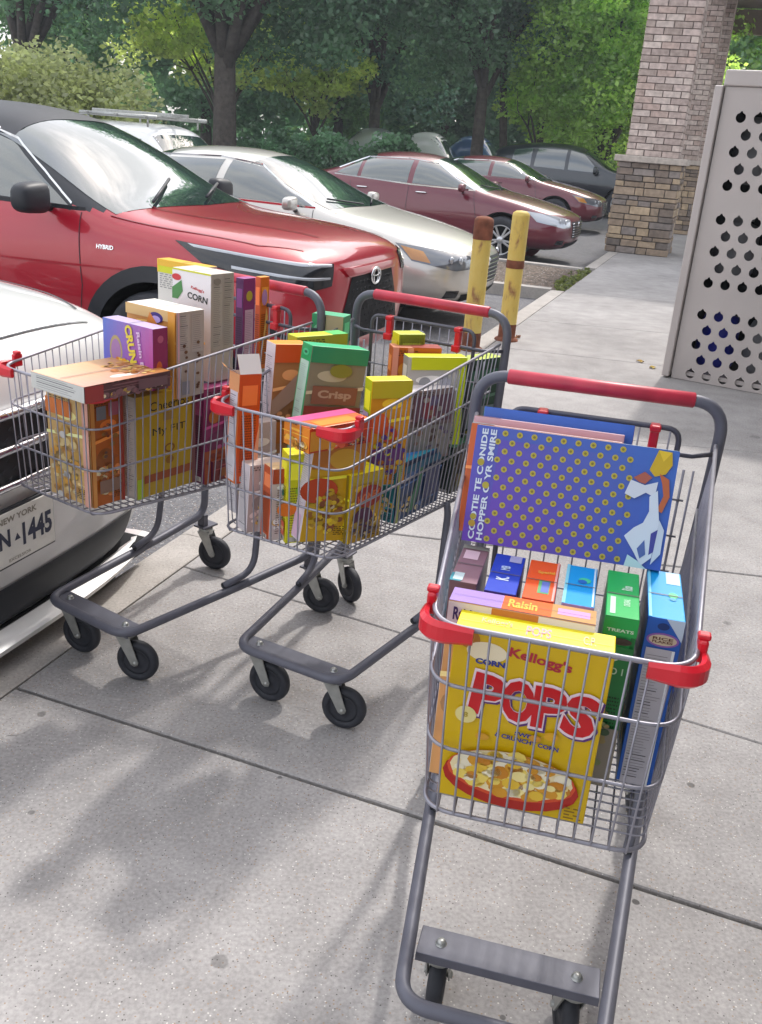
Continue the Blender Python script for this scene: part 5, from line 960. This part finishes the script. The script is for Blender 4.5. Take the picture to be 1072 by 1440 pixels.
SUVS = lambda L=4.6, W=.93, H=1.70: [
    (-.03, .36, .56, .56, .76, .82, .78, .97, .60, 1.00), (-.20, .30, .82, .54, .91, .89, .88, 1.05, .68, 1.075), (-.6, .28, .84, .56, W, .98, .90, 1.085, .72, 1.11),
    (-1.1, .27, .85, .58, W, 1.02, .89, 1.11, .74, 1.135), (-1.38, .27, .85, .60, W, 1.05, .89, 1.16, .75, 1.175), (-1.72, .27, .85, .60, W, 1.07, .89, 1.37, .69, 1.39), (-2.12, .27, .85, .60, W, 1.08, .89, H-.13, .63, H-.075),
    (-2.6, .27, .85, .60, W, 1.09, .89, H-.06, .63, H), (-3.5, .27, .85, .62, W, 1.11, .89, H-.07, .63, H-.02), (-4.05, .28, .84, .64, W, 1.13, .88, H-.15, .60, H-.10),
    (-L+.2, .34, .80, .66, .90, 1.12, .84, 1.30, .62, 1.34), (-L, .42, .66, .66, .78, 1.05, .74, 1.16, .58, 1.18)]
# red sport utility vehicle
c = Car('parked_suv', 'bright red sport utility vehicle with a dark roof behind the left cart', at(-1.98, 5.60), YN-R(2), SUVS(), P_RED, (-.98, -3.67), .36, 4.6, clad=True, roofmat=MAT['black'])
g = MAT['glass']
c.patch('windshield', [[(-1.28, -.78, 1.13), (-1.2, 0, 1.13), (-1.28, .78, 1.13)], [(-2.12, -.61, 1.60), (-2.06, 0, 1.66), (-2.12, .61, 1.60)]], (-.72, 0, -.5), g, nx=20, ny=12)
c.patch('roof_panel', [[(-2.18, -.60, 2), (-2.14, 0, 2), (-2.18, .60, 2)], [(-4.1, -.58, 2), (-4.1, 0, 2), (-4.1, .58, 2)]], (0, 0, -1), MAT['black'], nx=14, ny=14, off=.008)
c.both('side_window', [[(-1.62, 1, 1.13), (-2.5, 1, 1.15)], [(-1.86, 1, 1.27), (-2.14, 1, 1.44), (-2.5, 1, 1.53)]], (0, -1, 0), g); c.both('side_window', [[(-2.58, 1, 1.15), (-3.45, 1, 1.17)], [(-2.58, 1, 1.53), (-3.4, 1, 1.53)]], (0, -1, 0), g)
c.seam([(-1.50, 1, 1.115), (-2.5, 1, 1.13), (-3.5, 1, 1.16)], (0, -1, 0), .022, 'window_trim', 'black', .006)
c.seam([(-1.60, 1, 1.14), (-1.86, 1, 1.30), (-2.14, 1, 1.46), (-2.5, 1, 1.55), (-3.4, 1, 1.55)], (0, -1, 0), .014, 'window_trim', 'chrome', .008)
c.seam([(-1.52, 1, .36), (-1.47, 1, .7), (-1.52, 1, 1.10)], (0, -1, 0)); c.seam([(-2.53, 1, .36), (-2.52, 1, 1.12)], (0, -1, 0)); c.seam([(-1.5, 1, .38), (-3.2, 1, .40)], (0, -1, 0), .05, 'sill_cladding')
c.seam([(-.2, .60, 2), (-.42, .72, 2), (-.9, .77, 2), (-1.34, .80, 2)], (0, 0, -1), .009, 'hood_seam', off=.004)
c.seam([(-.25, .30, 2), (-.8, .42, 2), (-1.25, .52, 2)], (0, 0, -1), .02, 'hood_crease', P_RED, .006)
c.seam([(-1.2, 1, .82), (-2.0, 1, .80), (-3.0, 1, .82)], (0, -1, 0), .012, 'body_crease', P_RED, .006)
hl = c.both('headlight', [[(-.02, .58, .83), (-.12, .74, .81), (-.56, 1.0, .91)], [(-.02, .54, .945), (-.15, .76, .955), (-.72, 1.0, 1.01)]], (-.7, -.7, 0), MAT['dlens'], off=.008)
c.both('light_strip', [[(-.02, .57, .928), (-.12, .75, .935), (-.60, 1.0, .985)], [(-.02, .57, .943), (-.13, .75, .953), (-.64, 1.0, 1.0)]], (-.7, -.7, 0), MAT['lens'], ny=2, off=.013)
c.both('light_strip', [[(-.02, .60, .865), (-.12, .74, .868), (-.42, .95, .90)], [(-.02, .60, .878), (-.12, .74, .882), (-.42, .95, .915)]], (-.7, -.7, 0), MAT['lens'], ny=2, off=.013)
c.both('bumper_edge', [[(0, .40, .40), (-.05, .62, .44), (-.3, .95, .62)], [(0, .40, .42), (-.05, .62, .465), (-.3, .95, .65)]], (-.75, -.6, 0), MAT['black'], ny=2)
c.patch('grille', [[(0, -.52, .48), (0, .52, .48)], [(0, -.32, .86), (0, .32, .86)]], (-1, 0, 0), MAT['void'], off=.007)
m = M()
for i in range(9):
    for j in range(13):
        z = .50+i*.040; w_ = .50-(z-.48)*.55; y = -w_+2*w_*(j+(.5 if i % 2 else 0))/12.5; p = c.hit((1, y, z), (-1, 0, 0), .014)
        if p and abs(y) < w_: m.tube([p+Vector((0, -.025, 0)), p+Vector((0, 0, .014)), p+Vector((0, .025, 0)), p+Vector((0, 0, -.014))], .0035, 5, closed=True)
m.build('grille_mesh', MAT['black'], c.root)
c.patch('grille_bar', [[(0, -.36, .86), (0, .36, .86)], [(0, -.44, .915), (0, .44, .915)]], (-1, 0, 0), P_RED, off=.018)
m = M(); p = c.hit((1, 0, .84), (-1, 0, 0), .02); m.tube([p+Vector((.0, .07*math.cos(t), .048*math.sin(t))) for t in np.linspace(0, 2*math.pi, 22)[:-1]], .008, 6, closed=True); m.tube([p+Vector((0, .034*math.cos(t), .046*math.sin(t))) for t in np.linspace(0, 2*math.pi, 18)[:-1]], .006, 6, closed=True); m.tube([p+Vector((0, .062*math.cos(t), .02+.02*math.sin(t))) for t in np.linspace(0, 2*math.pi, 18)[:-1]], .006, 6, closed=True); m.build('emblem', MAT['chrome'], c.root)
vs, fs = text_polys('HYBRID', .03); m = M(); p0 = c.hit((-1.32, -2, .93), (0, 1, 0), .006)
m.add([c.hit((-1.32+x*.115, -2, .93+y*.024), (0, 1, 0), .006) for x, y in vs], fs); m.build('badge_lettering', MAT['chrome'], c.root)
c.mirror_part(-1.72, .88, 1.17, MAT['black'], (.16, .25, .17))
for x in (-2.34, -3.3):
    for sg in (-1, 1):
        h = c.hit((x, 2*sg, 1.0), (0, -sg, 0), 0); m = M(); m.tube([h+Vector((.1, -.01*sg, 0)), h+Vector((.08, .03*sg, 0)), h+Vector((-.08, .03*sg, 0)), h+Vector((-.1, -.01*sg, 0))], .012, 8); m.build('door_handle', P_RED, c.root)
for a_, b_ in (((-1.26, -.5), (-1.5, .02)), ((-1.26, .1), (-1.5, .62))):
    m = M(); m.tube([c.hit((a_[0], a_[1], 3), (0, 0, -1), .03), c.hit((b_[0], b_[1], 3), (0, 0, -1), .03)], .01, 6); m.build('wiper', MAT['black'], c.root)
for sg in (-1, 1):
    m = M(); P_ = [c.hit((x, .565*sg, 3), (0, 0, -1), .045) for x in np.linspace(-2.3, -4.0, 8)]; P_[0].z -= .05; P_[-1].z -= .05; m.tube(P_, .016, 8); m.build('roof_rail', MAT['chrome'], c.root)
# white sport utility vehicle, bottom left
WST = SUVS(4.6, .93, 1.72)
WST[0] = (-.03, .20, .74, .54, .82, .86, .80, 1.00, .62, 1.03); WST[1] = (-.18, .18, .85, .54, .92, .93, .89, 1.08, .68, 1.11); WST[2] = (-.6, .20, .86, .55, .93, 1.01, .91, 1.13, .72, 1.16)
c = Car('parked_suv', 'white sport utility vehicle cut off by the left edge, nose over the kerb', at(-1.71, 1.96), YN, WST, P_WHT, (-.98, -3.67), .36, 4.6)
c.patch('windshield', [[(-1.28, -.78, 1.13), (-1.2, 0, 1.13), (-1.28, .78, 1.13)], [(-2.12, -.61, 1.60), (-2.06, 0, 1.66), (-2.12, .61, 1.60)]], (-.72, 0, -.5), g)
c.both('side_window', [[(-1.62, 1, 1.13), (-2.5, 1, 1.15)], [(-1.82, 1, 1.27), (-2.12, 1, 1.49), (-2.5, 1, 1.56)]], (0, -1, 0), g)
c.both('headlight', [[(-.02, .56, .76), (-.12, .76, .76), (-.42, 1.0, .84)], [(-.02, .56, .86), (-.15, .78, .90), (-.42, 1.0, .97)]], (-.7, -.7, 0), MAT['lens'], off=.006)
c.patch('grille', [[(0, -.50, .67), (0, .50, .67)], [(0, -.54, .88), (0, .54, .88)]], (-1, 0, 0), MAT['black'], off=.006)
m = M()
for z, r in ((.875, .016), (.78, .014), (.68, .012)): m.tube([c.hit((1, y, z), (-1, 0, 0), .018) for y in np.linspace(-.54, .54, 12)], r, 8)
for sg in (-1, 1): m.tube([c.hit((1, .50*sg, z), (-1, 0, 0), .018) for z in np.linspace(.68, .875, 6)], .012, 8)
m.build('chrome_bars', MAT['chrome'], c.root)
m = M()
for i in range(7):
    for j in range(22):
        z = .69+i*.028; y = -.48+.045*j+(.022 if i % 2 else 0); p = c.hit((1, y, z), (-1, 0, 0), .012)
        if p: m.tube([p+Vector((0, -.016, 0)), p+Vector((0, 0, .011)), p+Vector((0, .016, 0)), p+Vector((0, 0, -.011))], .003, 5, closed=True)
m.build('grille_mesh', MAT['black'], c.root)
c.patch('lower_intake', [[(0, -.62, .25), (0, .62, .25)], [(0, -.66, .375), (0, .66, .375)]], (-1, 0, 0), MAT['black'], nx=20, off=.008)
m = M(); P0 = [Vector((.02-.10*(abs(y)/.9)**3, y, .225)) for y in np.linspace(-.8, .8, 17)]
vs = []; 
for p in P0:
    k_ = max(.12, 1-(abs(p.y)/.82)**4); vs += [p+Vector((-.12, 0, -.03*k_)), p+Vector((-.02+.02*k_, 0, -.026*k_)), p+Vector((-.014+.02*k_, 0, -.008*k_)), p+Vector((-.05, 0, .016*k_))]
m.add(vs, [(4*i+k, 4*i+(k+1) % 4, 4*i+4+(k+1) % 4, 4*i+4+k) for i in range(16) for k in range(4)], smooth=False); m.build('bumper_lip', P_WHT, c.root)
m = M(); m.box((-.22, 0, .205), (.34, 1.5, .05)); m.box((-.16, 0, .125), (.05, 1.36, .13), ch=.01); m.build('under_lip_blackout', MAT['void'], c.root)  # black panels added under the lip to darken the gap over bright asphalt
c.seam([(-.2, .60, 2), (-.42, .72, 2), (-.9, .77, 2), (-1.34, .80, 2)], (0, 0, -1), .009, 'hood_seam', off=.004)
c.seam([(-.12, -.55, 2), (-.09, 0, 2), (-.12, .55, 2)], (0, 0, -1), .008, 'hood_seam', off=.004, mirror=False)
MAT['plate'] = mat('licence_plate', hx('dddbd4'), rough=.4, coat=.3, noise=(20, .06)); MAT['ink'] = mat('plate_ink', hx('242a44'), rough=.5); MAT['gold'] = mat('plate_gold', hx('8a8478'), rough=.5)
pl = c.hit((1, 0, .54), (-1, 0, 0), .02); m = M(); px_ = pl.x+.012
m.box((px_, 0, .54), (.005, .305, .155), ch=.002); po = m.build('licence_plate', MAT['plate'], c.root)
m = M(); m.box((px_-.008, 0, .54), (.012, .32, .17), ch=.003); m.build('plate_frame', MAT['black'], c.root)
def ptxt(s_, y, z, w_, h_, mt, b_=.03):
    vs, fs = text_polys(s_, b_); m = M(); m.add([(px_+.0032, y+x*w_, z+yy*h_) for x, yy in vs], fs); m.build('plate_lettering', mt, po)
ptxt('NEW YORK', 0, .596, .16, .018, MAT['gold']); ptxt('JVN', -.087, .535, .105, .068, MAT['ink'], .035); ptxt('1445', .078, .535, .125, .068, MAT['ink'], .035); ptxt('EXCELSIOR', 0, .476, .09, .009, MAT['gold'], .01)
m = M(); m.add([(px_+.0032, -.018, .527), (px_+.0032, .006, .527), (px_+.0032, -.006, .547)], [(0, 1, 2)]); m.build('plate_emblem', MAT['ink'], po)
BST = [(a_[0], a_[1]+.08, a_[2], a_[3]+.06, a_[4], a_[5]+.10, a_[6]+.01, a_[7]+(.10 if a_[0] > -1.6 else .14 if a_[0] > -4.3 else .33), a_[8]+(.08 if a_[0] < -1.6 else .12), a_[9]+(.10 if a_[0] > -1.6 else .08 if a_[0] > -4.3 else .34)) for a_ in SUVS(4.7, .95, 1.75)]
# black truck like vehicle, white van with rack, far cars
c = Car('parked_suv', 'dark slate sport utility vehicle parked just left of the nearest pillar', at(-1.9, 28.5), YN, BST, P_BLK, (-.95, -3.75), .40, 4.7)
c.patch('windshield', [[(-1.28, -.78, 1.13), (-1.28, .78, 1.13)], [(-2.05, -.61, 1.70), (-2.05, .61, 1.70)]], (-.72, 0, -.5), g)
c.both('side_window', [[(-1.62, 1, 1.14), (-2.5, 1, 1.16)], [(-1.9, 1, 1.40), (-2.12, 1, 1.58), (-2.5, 1, 1.66)]], (0, -1, 0), g); c.both('side_window', [[(-2.6, 1, 1.16), (-3.45, 1, 1.18)], [(-2.6, 1, 1.66), (-3.4, 1, 1.65)]], (0, -1, 0), g); c.both('side_window', [[(-3.55, 1, 1.19), (-4.1, 1, 1.22)], [(-3.55, 1, 1.64), (-4.05, 1, 1.58)]], (0, -1, 0), g)
c.mirror_part(-1.75, .88, 1.2, P_BLK, (.16, .26, .2)); c.both('headlight', [[(-.02, .54, .76), (-.12, .8, .76)], [(-.02, .54, .88), (-.15, .8, .90)]], (-.8, -.5, 0), MAT['lens'])
def van():
    c = Car('white_van', 'white van with a ladder rack on its roof behind the red car', (-2.55, 17.2, -.24), YN+math.pi*.0-R(10), [(a_[0]*1.05, a_[1], a_[2], a_[3], a_[4], a_[5], a_[6], (a_[7] if a_[0] > -1.5 else 1.62), (a_[8] if a_[0] > -1.5 else .76), (a_[9] if a_[0] > -1.5 else 1.68)) for a_ in SUVS(4.6, .93, 1.68)], P_WHT, (-.98, -3.9), .35, 4.8, cat='van')
    c.patch('windshield', [[(-1.35, -.72, 1.15), (-1.35, .72, 1.15)], [(-1.72, -.66, 1.5), (-1.72, .66, 1.5)]], (-.75, 0, -.4), g)
    c.both('side_window', [[(-1.85, 1, 1.12), (-2.5, 1, 1.12)], [(-1.95, 1, 1.4), (-2.5, 1, 1.42)]], (0, -1, 0), g)
    for sg in (-1, 1):
        m = M(); m.tube([(-1.7, .66*sg, 1.76), (-3.5, .66*sg, 1.76)], .035, 8)
        for x in (-1.9, -3.3): m.tube([(x, .66*sg, 1.6), (x, .66*sg, 1.76)], .02, 6)
        m.build('roof_rack_rail', MAT['steel'], c.root)
    for x in (-1.9, -2.6, -3.3): m = M(); m.box((x, 0, 1.77), (.06, 1.5, .04), ch=.008); m.build('rack_crossbar', MAT['steel'], c.root)
    m = M()
    for y in (-.30, .1): m.box((-2.6, y, 1.815), (1.9, .05, .06), ch=.008)
    for k in range(6): m.box((-1.8-.3*k, -.1, 1.815), (.035, .38, .035))
    m.build('ladder', MAT['steel'], c.root)
van()
for i, (x, y, p_, l) in enumerate([(.3, 36, P_SIL, 'silver car far across the lot, leftmost of the distant three'), (2.2, 37, P_WHT, 'white car far across the lot, middle of the distant three'), (4.0, 38, paint('far_blue', hx('31507c'), .3, .3), 'blue car far across the lot, next to the bright tree')]):
    sedan('distant_car', l, (x+1, y, -.13), R(-20), p_, far=True, H=1.95)

# ------------------------------------------------------------------ air
hz = bpy.data.materials.new('air'); hz.use_nodes = True; n_ = hz.node_tree; n_.nodes.clear()
pv = n_.nodes.new('ShaderNodeVolumePrincipled'); pv.inputs['Color'].default_value = (.82, .9, 1, 1); pv.inputs['Density'].default_value = .0014; pv.inputs['Anisotropy'].default_value = .3
ho = n_.nodes.new('ShaderNodeOutputMaterial'); n_.links.new(pv.outputs[0], ho.inputs['Volume'])
m = M(); m.box((0, 100, 13), (600, 300, 30)); h_ = m.build('haze', hz); h_['kind'] = 'stuff'; h_['label'] = 'thin pale haze in the air over the parking lot'; h_['category'] = 'haze'
